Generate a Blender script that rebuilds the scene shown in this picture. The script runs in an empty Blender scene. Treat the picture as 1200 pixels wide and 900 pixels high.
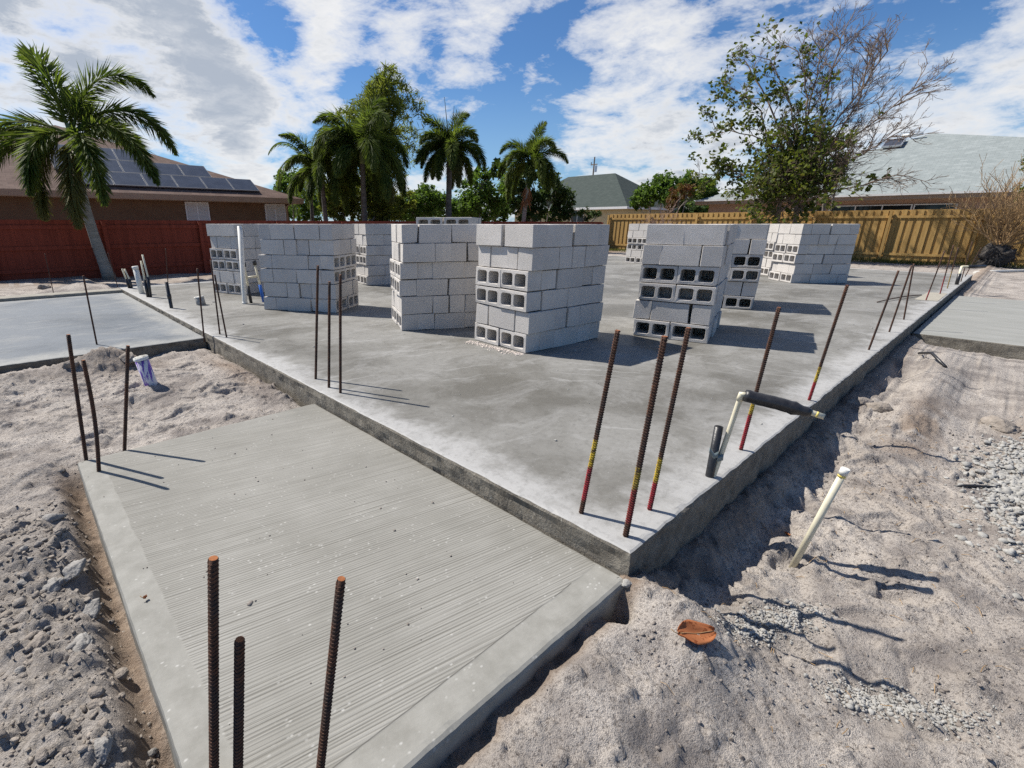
import bpy, bmesh, math, random
import numpy as np
from mathutils import Vector, Matrix, Euler, Quaternion

R = math.radians
rng = np.random.default_rng(7)
random.seed(7)
scene = bpy.context.scene
COL = scene.collection

# ------------------------------------------------------------------ camera
F, PCX, PCY, HOR, HC = 572.0, 510.0, 450.0, 262.0, 1.17     # focal length, principal point, horizon row, eye height
PITCH = math.atan((PCY - HOR) / F)
AR = math.atan(704 / math.hypot(F, PCY - HOR))              # slab X axis to the right of the view direction
CAM = Vector((-1.55396, -0.69281, HC))
_Xd = (math.sin(AR), math.cos(AR)); _Yd = (-math.cos(AR), math.sin(AR))

def ray(u, v):
    x = (u - PCX) / F; y = -(v - PCY) / F
    fw = math.cos(PITCH) + y * math.sin(PITCH); up = -math.sin(PITCH) + y * math.cos(PITCH)
    return Vector((x * _Xd[0] + fw * _Xd[1], x * _Yd[0] + fw * _Yd[1], up))
def onz(u, v, z=0.0):
    r = ray(u, v); return CAM + r * ((z - HC) / r.z)
def onx(u, v, X):
    r = ray(u, v); return CAM + r * ((X - CAM.x) / r.x)
def ony(u, v, Y):
    r = ray(u, v); return CAM + r * ((Y - CAM.y) / r.y)
def above(base, u, v):
    """point seen at (u, v) that lies nearest to the vertical through base"""
    r = ray(u, v); h = Vector((r.x, r.y)); d = Vector((base[0] - CAM.x, base[1] - CAM.y))
    return CAM + r * (d.dot(h) / h.length_squared)

cam = bpy.data.cameras.new('camera'); camo = bpy.data.objects.new('camera', cam); COL.objects.link(camo)
camo.location = CAM; camo.rotation_euler = (R(90) - PITCH, 0, AR - R(90))
cam.sensor_width = 36; cam.lens = F / 1200 * 36; cam.shift_x = (600 - PCX) / 1200
cam.clip_start = 0.02; cam.clip_end = 3000
scene.camera = camo

scene.cycles.use_denoising = False; scene.cycles.max_bounces = 6; scene.cycles.diffuse_bounces = 3; scene.cycles.glossy_bounces = 2; scene.cycles.transmission_bounces = 3; scene.cycles.caustics_reflective = False; scene.cycles.caustics_refractive = False
# ------------------------------------------------------------------ noise
def _hash(ix, iy, s):
    n = (ix.astype(np.int64) * 374761393 + iy.astype(np.int64) * 668265263 + s * 1442695041) & 0x7fffffff
    n = ((n ^ (n >> 13)) * 1274126177) & 0x7fffffff
    n = (n ^ (n >> 16)) & 0xffff
    return n / 65535.0
def vnoise(x, y, s=0):
    x = np.asarray(x, float); y = np.asarray(y, float)
    ix = np.floor(x); iy = np.floor(y); fx = x - ix; fy = y - iy
    fx = fx * fx * fx * (fx * (fx * 6 - 15) + 10); fy = fy * fy * fy * (fy * (fy * 6 - 15) + 10)
    a = _hash(ix, iy, s); b = _hash(ix + 1, iy, s); c = _hash(ix, iy + 1, s); d = _hash(ix + 1, iy + 1, s)
    return (a + (b - a) * fx) * (1 - fy) + (c + (d - c) * fx) * fy
def fbm(x, y, sc, o=4, s=0, g=0.5):
    t = 0; a = 1; n = 0
    for i in range(o):
        t = t + a * (vnoise(x / sc * (2 ** i) + 17.3 * i, y / sc * (2 ** i) - 9.1 * i, s + i) - .5); n += a; a *= g
    return t / n * 2
def unit(a): return a / (np.linalg.norm(a, axis=-1, keepdims=True) + 1e-9)
def sstep(a, b, x):
    t = np.clip((x - a) / (b - a), 0, 1); return t * t * (3 - 2 * t)

# ------------------------------------------------------------------ materials
def newmat(name):
    m = bpy.data.materials.new(name); m.use_nodes = True
    nt = m.node_tree; b = nt.nodes['Principled BSDF']; return m, nt, b
def nd(nt, t, **k):
    n = nt.nodes.new(t)
    for a, v in k.items():
        if a in ('ins',):
            for i, w in v.items(): n.inputs[i].default_value = w
        else: setattr(n, a, v)
    return n
def lk(nt, a, b): nt.links.new(a, b)
def coord(nt, kind='Object', scale=(1, 1, 1), rot=(0, 0, 0)):
    tc = nd(nt, 'ShaderNodeTexCoord'); mp = nd(nt, 'ShaderNodeMapping')
    mp.inputs['Scale'].default_value = scale; mp.inputs['Rotation'].default_value = rot
    lk(nt, tc.outputs[kind], mp.inputs['Vector']); return mp.outputs['Vector']
def noise(nt, vec, sc, det=4, rough=.55, dist=0):
    n = nd(nt, 'ShaderNodeTexNoise'); n.inputs['Scale'].default_value = sc; n.inputs['Detail'].default_value = det
    n.inputs['Roughness'].default_value = rough; n.inputs['Distortion'].default_value = dist
    lk(nt, vec, n.inputs['Vector']); return n.outputs['Fac']
def ramp(nt, fac, stops):
    r = nd(nt, 'ShaderNodeValToRGB'); el = r.color_ramp.elements
    while len(el) < len(stops): el.new(.5)
    for e, (p, c) in zip(el, stops):
        e.position = p; e.color = (c, c, c, 1) if not isinstance(c, tuple) else (*c, 1)
    lk(nt, fac, r.inputs['Fac']); return r.outputs['Color']
def mixc(nt, fac, a, b, mode='MIX'):
    m = nd(nt, 'ShaderNodeMix'); m.data_type = 'RGBA'; m.blend_type = mode
    for s, i in ((fac, 0), (a, 6), (b, 7)):
        if isinstance(s, (int, float)): m.inputs[i].default_value = s
        elif isinstance(s, tuple): m.inputs[i].default_value = (*s, 1)
        else: lk(nt, s, m.inputs[i])
    return m.outputs[2]
def math_(nt, op, a, b=0.0, c=0.0, clamp=False):
    m = nd(nt, 'ShaderNodeMath'); m.operation = op; m.use_clamp = clamp
    for i, s in enumerate((a, b, c)):
        if isinstance(s, (int, float)): m.inputs[i].default_value = s
        else: lk(nt, s, m.inputs[i])
    return m.outputs[0]
def bump(nt, bsdf, h, strength=.3, dist=.01):
    b = nd(nt, 'ShaderNodeBump'); b.inputs['Strength'].default_value = strength; b.inputs['Distance'].default_value = dist
    lk(nt, h, b.inputs['Height']); lk(nt, b.outputs['Normal'], bsdf.inputs['Normal'])
def sepxyz(nt, v):
    s = nd(nt, 'ShaderNodeSeparateXYZ'); lk(nt, v, s.inputs[0]); return s.outputs
def band(nt, val, a, b):
    m = nd(nt, 'ShaderNodeMapRange'); m.inputs['From Min'].default_value = a; m.inputs['From Max'].default_value = b
    m.interpolation_type = 'SMOOTHSTEP'; lk(nt, val, m.inputs['Value']); return m.outputs['Result']

def mottled(name, c1, c2, sc=8, rough=.85, bs=0.2, bsc=60, bd=.004, spec=.3, rand=0.0, kind='Object', stretch=(1, 1, 1)):
    m, nt, b = newmat(name)
    v = coord(nt, kind, stretch)
    c = mixc(nt, ramp(nt, noise(nt, v, sc, 5, .6), [(.3, 0.), (.7, 1.)]), c1, c2)
    if rand:
        oi = nd(nt, 'ShaderNodeObjectInfo')
        k = math_(nt, 'MULTIPLY_ADD', oi.outputs['Random'], rand * 2, 1 - rand)
        cc = nd(nt, 'ShaderNodeCombineColor')
        for i in range(3): lk(nt, k, cc.inputs[i])
        c = mixc(nt, 1.0, c, cc.outputs[0], 'MULTIPLY')
    lk(nt, c, b.inputs['Base Color']); b.inputs['Roughness'].default_value = rough
    b.inputs['Specular IOR Level'].default_value = spec
    if bs: bump(nt, b, noise(nt, v, bsc, 4, .65), bs, bd)
    return m

MAT = {}
# --- sand
def mk_sand():
    m, nt, b = newmat('sand'); v = coord(nt)
    n1 = noise(nt, v, .9, 5, .6); n2 = noise(nt, v, 3.6, 6, .62, .3); n3 = noise(nt, v, 90, 3, .7)
    c = mixc(nt, ramp(nt, n1, [(.35, 0.), (.65, 1.)]), (.365, .326, .288), (.495, .45, .402))
    c = mixc(nt, ramp(nt, n2, [(.36, .8), (.47, .3), (.53, 0.)]), c, (.205, .182, .168))
    c = mixc(nt, ramp(nt, n3, [(.36, .8), (.48, 0.)]), c, (.13, .112, .1))
    c = mixc(nt, ramp(nt, noise(nt, v, 190, 2, .8), [(.34, .7), (.44, 0.), (.58, 0.), (.68, .45)]), c, (.19, .172, .158))
    c = mixc(nt, ramp(nt, noise(nt, v, 30, 4, .75), [(.33, .7), (.4, 0.)]), c, (.12, .10, .088))
    at = nd(nt, 'ShaderNodeAttribute'); at.attribute_name = 'soil'
    c = mixc(nt, at.outputs['Fac'], c, mixc(nt, ramp(nt, noise(nt, v, 14, 5, .7), [(.35, 0.), (.65, 1.)]), (.15, .105, .075), (.30, .225, .165)))
    a2 = nd(nt, 'ShaderNodeAttribute'); a2.attribute_name = 'rubble'
    c = mixc(nt, a2.outputs['Fac'], c, mixc(nt, ramp(nt, noise(nt, v, 30, 5, .7), [(.35, 0.), (.65, 1.)]), (.19, .171, .153), (.375, .34, .305)))
    lk(nt, c, b.inputs['Base Color']); b.inputs['Roughness'].default_value = .95; b.inputs['Specular IOR Level'].default_value = .15
    h = math_(nt, 'MULTIPLY_ADD', noise(nt, v, 45, 5, .7), 1.0, math_(nt, 'MULTIPLY', noise(nt, v, 260, 3, .7), .5))
    bump(nt, b, h, .9, .016)
    return m
MAT['sand'] = mk_sand()

# --- main slab concrete: smooth trowelled, dark damp heart, pale dusty rim
def mk_slab(name, dark, mid, pale, w, h, edge=.35, blue=False):
    m, nt, b = newmat(name); v = coord(nt)
    wv = nd(nt, 'ShaderNodeVectorMath'); wv.operation = 'MULTIPLY_ADD'
    nn = nd(nt, 'ShaderNodeTexNoise'); nn.inputs['Scale'].default_value = 1.3; nn.inputs['Detail'].default_value = 4
    lk(nt, v, nn.inputs['Vector']); lk(nt, nn.outputs['Color'], wv.inputs[0]); wv.inputs[1].default_value = (.9, .9, 0); lk(nt, v, wv.inputs[2])
    big = noise(nt, wv.outputs[0], .75, 6, .62)
    sw = noise(nt, coord(nt, 'Object', (1, 1.5, 1), (0, 0, R(-28))), 1.6, 8, .72, .6)
    fine = noise(nt, v, 22, 5, .7)
    c = mixc(nt, ramp(nt, big, [(.40, 0.), (.58, 1.)]), dark, mid)
    c = mixc(nt, ramp(nt, sw, [(.5, 0.), (.78, .55)]), c, pale)
    # hard trowel arcs: thin pale rings
    wvz = nd(nt, 'ShaderNodeTexWave'); wvz.wave_type = 'RINGS'; wvz.rings_direction = 'Z'
    wvz.inputs['Scale'].default_value = 1.7; wvz.inputs['Distortion'].default_value = 9; wvz.inputs['Detail'].default_value = 4; wvz.inputs['Detail Scale'].default_value = .9
    lk(nt, v, wvz.inputs['Vector'])
    arc = math_(nt, 'MULTIPLY', ramp(nt, wvz.outputs['Fac'], [(.9, 0.), (1., .3)]), ramp(nt, noise(nt, v, 1.1, 3), [(.5, 0.), (.62, 1.)]))
    c = mixc(nt, arc, c, pale)
    s = sepxyz(nt, v)
    if w == 12: s = [math_(nt, 'MULTIPLY', s[0], -1.0), math_(nt, 'SUBTRACT', s[1], 5.1), s[2]]
    d = math_(nt, 'MINIMUM', math_(nt, 'MINIMUM', s[0], s[1]), math_(nt, 'MINIMUM', math_(nt, 'SUBTRACT', w, s[0]), math_(nt, 'SUBTRACT', h, s[1])))
    dj = math_(nt, 'ADD', d, math_(nt, 'MULTIPLY_ADD', noise(nt, v, 3.5, 5, .65), .7, -.35))
    rim = math_(nt, 'SUBTRACT', 1.0, band(nt, dj, 0.02, edge))
    c = mixc(nt, math_(nt, 'MULTIPLY', rim, .8), c, pale)
    c = mixc(nt, ramp(nt, fine, [(.3, .35), (.5, 0.)]), c, tuple(x * .6 for x in dark))
    c = mixc(nt, ramp(nt, noise(nt, v, 75, 2, .7), [(.66, 0.), (.74, .6)]), c, pale)
    lk(nt, c, b.inputs['Base Color'])
    rr = ramp(nt, big, [(.36, .48), (.6, .75)]); lk(nt, rr, b.inputs['Roughness'])
    b.inputs['Specular IOR Level'].default_value = .22
    bump(nt, b, noise(nt, v, 40, 5, .65), .12, .004)
    return m
MAT['slab'] = mk_slab('slab_concrete', (.125, .119, .104), (.212, .207, .192), (.39, .386, .375), 16.1, 10.5, .3)
MAT['garage'] = mk_slab('garage_concrete', (.115, .13, .147), (.15, .166, .184), (.29, .288, .27), 12, 5, .4)
MAT['curb'] = mottled('curb_concrete', (.21, .195, .16), (.32, .3, .26), 6, .9, .5, 40, .01)

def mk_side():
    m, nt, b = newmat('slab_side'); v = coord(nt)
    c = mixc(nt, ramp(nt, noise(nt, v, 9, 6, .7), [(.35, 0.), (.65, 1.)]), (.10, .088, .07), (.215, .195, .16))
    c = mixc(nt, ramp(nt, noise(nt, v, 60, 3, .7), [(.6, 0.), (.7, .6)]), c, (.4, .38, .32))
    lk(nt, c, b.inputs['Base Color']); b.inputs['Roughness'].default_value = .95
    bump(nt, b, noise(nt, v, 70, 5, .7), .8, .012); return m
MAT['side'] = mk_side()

def mk_broom():
    m, nt, b = newmat('broomed_concrete'); v = coord(nt)
    s = sepxyz(nt, v)
    vr = coord(nt, 'Object', (1, 1, 1), (0, 0, R(10)))
    def scaled(vec, sc):
        m_ = nd(nt, 'ShaderNodeMapping'); m_.inputs['Scale'].default_value = sc; lk(nt, vec, m_.inputs['Vector']); return m_.outputs['Vector']
    vb = scaled(vr, (1.3, 150, 1)); vd = scaled(vr, (.12, 14, 1))
    ph = math_(nt, 'MULTIPLY_ADD', noise(nt, vd, 1.5, 3, .6), 16.0, math_(nt, 'MULTIPLY', sepxyz(nt, vr)[1], 2 * math.pi / .0125))
    wv_ = math_(nt, 'MULTIPLY_ADD', math_(nt, 'SINE', ph), .5, .5)
    lines = math_(nt, 'ADD', math_(nt, 'MULTIPLY', wv_, .26), math_(nt, 'MULTIPLY', noise(nt, vb, 1.6, 3, .55), .74))
    n1 = noise(nt, v, 2.2, 5, .6)
    # smooth edging bands: along the outer left edge and along the right edge
    wob = math_(nt, 'MULTIPLY_ADD', noise(nt, v, 9, 3), .02, -.01)
    el = math_(nt, 'SUBTRACT', 1.0, band(nt, math_(nt, 'ADD', s[0], wob), -1.375, -1.365))
    er = math_(nt, 'SUBTRACT', 1.0, band(nt, math_(nt, 'ADD', s[1], wob), .105, .116))
    edge = math_(nt, 'MAXIMUM', el, er)
    base = mixc(nt, ramp(nt, n1, [(.35, 0.), (.65, 1.)]), (.228, .221, .197), (.292, .284, .258))
    br = mixc(nt, ramp(nt, lines, [(.28, 0.), (.46, .7), (.62, 1.)]), (.135, .129, .112), base)
    sm = mixc(nt, ramp(nt, noise(nt, v, 13, 6, .65), [(.35, 0.), (.7, 1.)]), (.215, .209, .186), (.285, .278, .252))
    c = mixc(nt, edge, br, sm)
    # the outline groove of the edging tool along the right-hand band
    gr = math_(nt, 'ABSOLUTE', math_(nt, 'SUBTRACT', math_(nt, 'ADD', s[1], math_(nt, 'MULTIPLY', wob, .35)), .112))
    gm = math_(nt, 'MULTIPLY', math_(nt, 'SUBTRACT', 1.0, band(nt, gr, .0008, .0028)), ramp(nt, noise(nt, v, 5, 2), [(.38, .2), (.5, 1.)]))
    gm = math_(nt, 'MULTIPLY', gm, math_(nt, 'LESS_THAN', s[0], -.2))
    c = mixc(nt, math_(nt, 'MULTIPLY', gm, .8), c, (.09, .085, .075))
    # pale lime specks, small pits
    sp = nd(nt, 'ShaderNodeTexVoronoi'); sp.inputs['Scale'].default_value = 34; lk(nt, coord(nt, 'Object', (1, 1.5, 1), (0, 0, .2)), sp.inputs['Vector'])
    spm = math_(nt, 'MULTIPLY', ramp(nt, sp.outputs['Distance'], [(.06, .5), (.24, 0.)]), ramp(nt, noise(nt, v, 14, 2), [(.52, 0.), (.6, 1.)]))
    c = mixc(nt, spm, c, (.56, .55, .52))
    lk(nt, c, b.inputs['Base Color']); b.inputs['Roughness'].default_value = .85; b.inputs['Specular IOR Level'].default_value = .3
    hh = math_(nt, 'MULTIPLY_ADD', math_(nt, 'MULTIPLY', lines, math_(nt, 'SUBTRACT', 1.0, math_(nt, 'MULTIPLY', edge, .93))), math_(nt, 'MULTIPLY_ADD', noise(nt, v, 3.5, 4, .6), 1.3, .0), math_(nt, 'MULTIPLY', noise(nt, v, 90, 4, .7), .15))
    bump(nt, b, hh, .55, .006); return m
MAT['broom'] = mk_broom()
MAT['patio'] = mottled('patio_concrete', (.22, .222, .203), (.28, .28, .262), 3, .85, .3, 40, .006, stretch=(3, .6, 1))

def mk_block():
    m, nt, b = newmat('block_concrete'); v = coord(nt)
    oi = nd(nt, 'ShaderNodeObjectInfo')
    off = nd(nt, 'ShaderNodeVectorMath'); off.operation = 'MULTIPLY_ADD'
    cb = nd(nt, 'ShaderNodeCombineXYZ')
    for i in range(3): lk(nt, math_(nt, 'MULTIPLY', oi.outputs['Random'], (31., 57., 83.)[i]), cb.inputs[i])
    ad = nd(nt, 'ShaderNodeVectorMath'); ad.operation = 'ADD'; lk(nt, v, ad.inputs[0]); lk(nt, cb.outputs[0], ad.inputs[1])
    v = ad.outputs[0]
    k = math_(nt, 'MULTIPLY', math_(nt, 'FRACT', math_(nt, 'MULTIPLY', oi.outputs['Random'], 7.31)), .3)
    c = mixc(nt, ramp(nt, noise(nt, v, 5, 5, .6), [(.3, 0.), (.7, 1.)]), (.52, .49, .45), (.615, .58, .54))
    c = mixc(nt, math_(nt, 'MULTIPLY', math_(nt, 'FRACT', math_(nt, 'MULTIPLY', oi.outputs['Random'], 13.7)), .35), c, (.55, .52, .48))
    c = mixc(nt, ramp(nt, noise(nt, v, 2.2, 4, .7), [(.5, 0.), (.68, .4)]), c, (.44, .42, .40))
    c = mixc(nt, k, c, (.3, .288, .278))
    c = mixc(nt, ramp(nt, noise(nt, v, 160, 2, .7), [(.3, .4), (.4, 0.)]), c, (.3, .25, .24))
    lk(nt, c, b.inputs['Base Color']); b.inputs['Roughness'].default_value = .95; b.inputs['Specular IOR Level'].default_value = .2
    bump(nt, b, math_(nt, 'ADD', noise(nt, v, 120, 4, .75), math_(nt, 'MULTIPLY', noise(nt, v, 320, 2, .7), .5)), .55, .006)
    return m
MAT['block'] = mk_block()

def mk_rebar(name, bands):
    """bands: list of (z0, z1, colour) painted along the rod, in metres from its foot"""
    m, nt, b = newmat(name); v = coord(nt)
    c = mixc(nt, ramp(nt, noise(nt, v, 60, 5, .7), [(.35, 0.), (.65, 1.)]), (.032, .018, .012), (.115, .05, .028))
    c = mixc(nt, ramp(nt, noise(nt, v, 12, 3), [(.45, 0.), (.6, .7)]), c, (.035, .028, .026))
    z = math_(nt, 'ADD', sepxyz(nt, v)[2], math_(nt, 'MULTIPLY_ADD', noise(nt, v, 70, 3), .04, -.02))
    wear = ramp(nt, noise(nt, v, 45, 5, .7), [(.38, .05), (.52, .88)])
    for z0, z1, colr in bands:
        f = math_(nt, 'MULTIPLY', band(nt, z, z0 - .012, z0 + .012), math_(nt, 'SUBTRACT', 1.0, band(nt, z, z1 - .015, z1 + .015)))
        c = mixc(nt, math_(nt, 'MULTIPLY', f, wear), c, colr)
    lk(nt, c, b.inputs['Base Color']); b.inputs['Roughness'].default_value = .8; b.inputs['Specular IOR Level'].default_value = .4
    bump(nt, b, noise(nt, v, 300, 3, .7), .5, .002); return m
MAT['rebar'] = mk_rebar('rusty_steel', [])
MAT['rust_end'] = mottled('orange_rust', (.2, .065, .025), (.33, .13, .05), 90, .9, .4, 300, .002)
RED, YEL = (.30, .018, .03), (.46, .33, .025)

MAT['pvc'] = mottled('white_pvc', (.72, .71, .66), (.62, .60, .54), 18, .45, .1, 60, .002, .5)
MAT['pvc_cream'] = mottled('cream_pvc', (.70, .655, .50), (.58, .53, .39), 12, .45, .15, 50, .002, .5)
MAT['glue'] = mottled('yellow_cement', (.6, .47, .08), (.68, .58, .25), 30, .5, 0)
MAT['black_plastic'] = mottled('black_plastic', (.012, .012, .014), (.028, .028, .03), 40, .38, .4, 60, .004, .5)
MAT['blue_plastic'] = mottled('blue_plastic', (.015, .1, .42), (.02, .13, .5), 30, .4, .1, 60, .002, .5)
MAT['clear_tape'] = mottled('pale_tape', (.20, .24, .24), (.13, .17, .18), 40, .25, .3, 60, .003, .6)
def mk_primer():
    m, nt, b = newmat('primer_stained_pvc'); v = coord(nt, 'Object', (1, 1, .22))
    c = mixc(nt, ramp(nt, noise(nt, v, 26, 4, .6), [(.47, 0.), (.53, .95)]), (.66, .64, .66), (.13, .045, .36))
    lk(nt, c, b.inputs['Base Color']); b.inputs['Roughness'].default_value = .5; return m
MAT['primer'] = mk_primer()
MAT['rock'] = mottled('broken_concrete', (.19, .178, .165), (.36, .345, .32), 22, .95, .8, 90, .01)
MAT['rock_dark'] = mottled('dirt_clod', (.18, .155, .132), (.33, .29, .25), 14, .95, .9, 70, .012)
MAT['clod'] = mottled('sandy_clod', (.17, .152, .138), (.31, .285, .26), 16, .95, .9, 80, .012)
MAT['rock_pale'] = mottled('pale_gravel', (.23, .222, .205), (.40, .39, .365), 30, .95, .6, 90, .006)
MAT['pebble'] = mottled('pebble', (.13, .11, .095), (.30, .265, .235), 11, .95, .3, 90, .004)

def mk_leafmat(name, c1, c2, tr=.35, sc=3.0, rough=.45, c3=None):
    m, nt, b = newmat(name)
    v = coord(nt)
    c = mixc(nt, ramp(nt, noise(nt, v, sc, 4, .7), [(.35, 0.), (.65, 1.)]), c1, c2)
    if c3: c = mixc(nt, ramp(nt, noise(nt, v, sc * 6, 3, .7), [(.58, 0.), (.66, 1.)]), c, c3)
    lk(nt, c, b.inputs['Base Color']); b.inputs['Roughness'].default_value = rough + .15; b.inputs['Specular IOR Level'].default_value = .18
    t = nd(nt, 'ShaderNodeBsdfTranslucent'); lk(nt, mixc(nt, 1.0, c, (1.5, 1.6, .8), 'MULTIPLY'), t.inputs['Color'])
    mx = nd(nt, 'ShaderNodeMixShader'); mx.inputs[0].default_value = tr
    lk(nt, b.outputs[0], mx.inputs[1]); lk(nt, t.outputs[0], mx.inputs[2])
    lk(nt, mx.outputs[0], nt.nodes['Material Output'].inputs['Surface']); return m
MAT['palm'] = mk_leafmat('palm_leaf', (.042, .07, .014), (.135, .165, .042), .45, 1.8)
MAT['palm_old'] = mk_leafmat('palm_leaf_old', (.06, .075, .02), (.15, .13, .04), .3, 2.5)
MAT['leaf_dark'] = mk_leafmat('dark_leaf', (.022, .045, .012), (.06, .09, .02), .25, 1.6)
MAT['leaf_mid'] = mk_leafmat('green_leaf', (.05, .095, .02), (.125, .19, .042), .42, 1.5)
MAT['leaf_bamboo'] = mk_leafmat('bamboo_leaf', (.07, .092, .02), (.185, .20, .05), .55, 1.5)
MAT['leaf_olive'] = mk_leafmat('olive_leaf', (.04, .062, .014), (.12, .14, .03), .4, 1.2, .35, (.18, .15, .035))
MAT['leaf_red'] = mk_leafmat('reddish_leaf', (.16, .05, .03), (.11, .10, .03), .3, 4)
MAT['dry_twig'] = mottled('dry_twig', (.25, .16, .08), (.40, .27, .14), 6, .9, 0)
MAT['grass'] = mk_leafmat('grass_blade', (.06, .075, .02), (.15, .14, .05), .3, 2)
MAT['bark'] = mottled('grey_bark', (.16, .135, .11), (.28, .24, .2), 9, .95, .6, 30, .01, stretch=(1, 1, .4))
MAT['bark_pale'] = mottled('pale_bark', (.25, .205, .165), (.36, .3, .25), 6, .95, .3, 30, .006, stretch=(1, 1, .4))
MAT['bark_tree'] = mottled('brown_grey_bark', (.135, .10, .075), (.25, .19, .145), 6, .95, .3, 30, .006, stretch=(1, 1, .4))
MAT['palm_trunk'] = mottled('palm_trunk', (.17, .16, .14), (.30, .285, .255), 5, .95, .5, 12, .02, stretch=(.6, .6, 3))
MAT['palm_trunk_dark'] = mottled('dark_palm_trunk', (.07, .062, .055), (.15, .135, .118), 5, .95, .5, 12, .02, stretch=(.6, .6, 3))
MAT['palm_boot'] = mottled('palm_boot', (.16, .07, .03), (.27, .13, .06), 12, .95, .6, 25, .02)
MAT['root_ball'] = mottled('dark_root_ball', (.035, .03, .028), (.1, .09, .08), 14, .95, .9, 40, .03)

def mk_wood(name, c1, c2):
    m, nt, b = newmat(name)
    v = coord(nt, 'Object', (9, 9, .8))
    c = mixc(nt, ramp(nt, noise(nt, v, 3, 5, .65, .6), [(.3, 0.), (.7, 1.)]), c1, c2)
    v2 = coord(nt, 'Object', (1, 1, .02))
    c = mixc(nt, ramp(nt, noise(nt, v2, 6.6, 1), [(.3, .35), (.55, 0.)]), c, tuple(x * .55 for x in c1))
    lk(nt, c, b.inputs['Base Color']); b.inputs['Roughness'].default_value = .8; b.inputs['Specular IOR Level'].default_value = .3
    bump(nt, b, noise(nt, v, 5, 4), .3, .004); return m
MAT['red_wood'] = mk_wood('red_stained_wood', (.19, .034, .017), (.27, .056, .029))
MAT['yellow_wood'] = mk_wood('golden_stained_wood', (.38, .225, .07), (.56, .365, .135))
MAT['brown_wall'] = mottled('brown_stucco', (.13, .075, .042), (.165, .1, .058), 2, .9, .3, 60, .006)
MAT['beige_wall'] = mottled('pinkish_stucco', (.40, .27, .2), (.46, .32, .24), 2, .9, .3, 60, .006)
MAT['cream_wall'] = mottled('cream_stucco', (.50, .40, .22), (.56, .46, .27), 2, .9, .3, 60, .006)
MAT['trim'] = mottled('tan_trim', (.30, .21, .14), (.36, .26, .18), 2, .7, 0)
MAT['white_trim'] = mottled('white_trim', (.62, .62, .6), (.7, .7, .68), 4, .6, 0)
MAT['blind'] = mottled('pale_blind', (.46, .46, .44), (.54, .54, .52), 2, .5, .2, 20, .01, stretch=(.2, .2, 6))
MAT['dark_glass'], _nt, _b = newmat('dark_glass'); _b.inputs['Base Color'].default_value = (.012, .014, .016, 1); _b.inputs['Roughness'].default_value = .08
def mk_solar():
    m, nt, b = newmat('solar_cells'); v = coord(nt)
    c = mixc(nt, ramp(nt, noise(nt, v, 3, 2), [(.4, 0.), (.6, 1.)]), (.022, .026, .038), (.032, .037, .052))
    lk(nt, c, b.inputs['Base Color']); b.inputs['Roughness'].default_value = .3; b.inputs['Specular IOR Level'].default_value = .5; return m
MAT['solar'] = mk_solar()
MAT['panel_alu'] = mottled('grey_frame', (.16, .165, .175), (.2, .205, .215), 3, .5, 0)
MAT['alu'], _nt, _b = newmat('aluminium'); _b.inputs['Base Color'].default_value = (.55, .56, .58, 1); _b.inputs['Metallic'].default_value = .9; _b.inputs['Roughness'].default_value = .35
def mk_shingle(name, c1, c2, c3, sx=5.0, sy=7.0):
    m, nt, b = newmat(name)
    tc = nd(nt, 'ShaderNodeUVMap')
    br = nd(nt, 'ShaderNodeTexBrick'); br.inputs['Scale'].default_value = 1.0
    br.inputs['Brick Width'].default_value = 1 / sx * 1.6; br.inputs['Row Height'].default_value = 1 / sy; br.inputs['Mortar Size'].default_value = .006
    br.inputs['Color1'].default_value = (*c1, 1); br.inputs['Color2'].default_value = (*c2, 1); br.inputs['Mortar'].default_value = (*c3, 1); br.inputs['Bias'].default_value = -.1
    lk(nt, tc.outputs[0], br.inputs['Vector'])
    c = mixc(nt, ramp(nt, noise(nt, tc.outputs[0], 2.2, 5, .7), [(.35, .45), (.6, 0.)]), br.outputs['Color'], c3)
    lk(nt, c, b.inputs['Base Color']); b.inputs['Roughness'].default_value = .92; b.inputs['Specular IOR Level'].default_value = .25
    bump(nt, b, br.outputs['Fac'], -.4, .01); return m
MAT['roof_brown'] = mk_shingle('brown_shingles', (.14, .09, .072), (.205, .14, .112), (.085, .056, .045))
MAT['roof_teal'] = mk_shingle('pale_green_shingles', (.235, .262, .258), (.295, .322, .316), (.17, .192, .19))
MAT['roof_green'] = mk_shingle('dark_green_shingles', (.048, .062, .056), (.066, .08, .072), (.034, .044, .04))
MAT['leaf_litter'] = mk_leafmat('dry_orange_leaf', (.36, .125, .05), (.46, .18, .075), .25, 9, .55, (.22, .06, .02))

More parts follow.
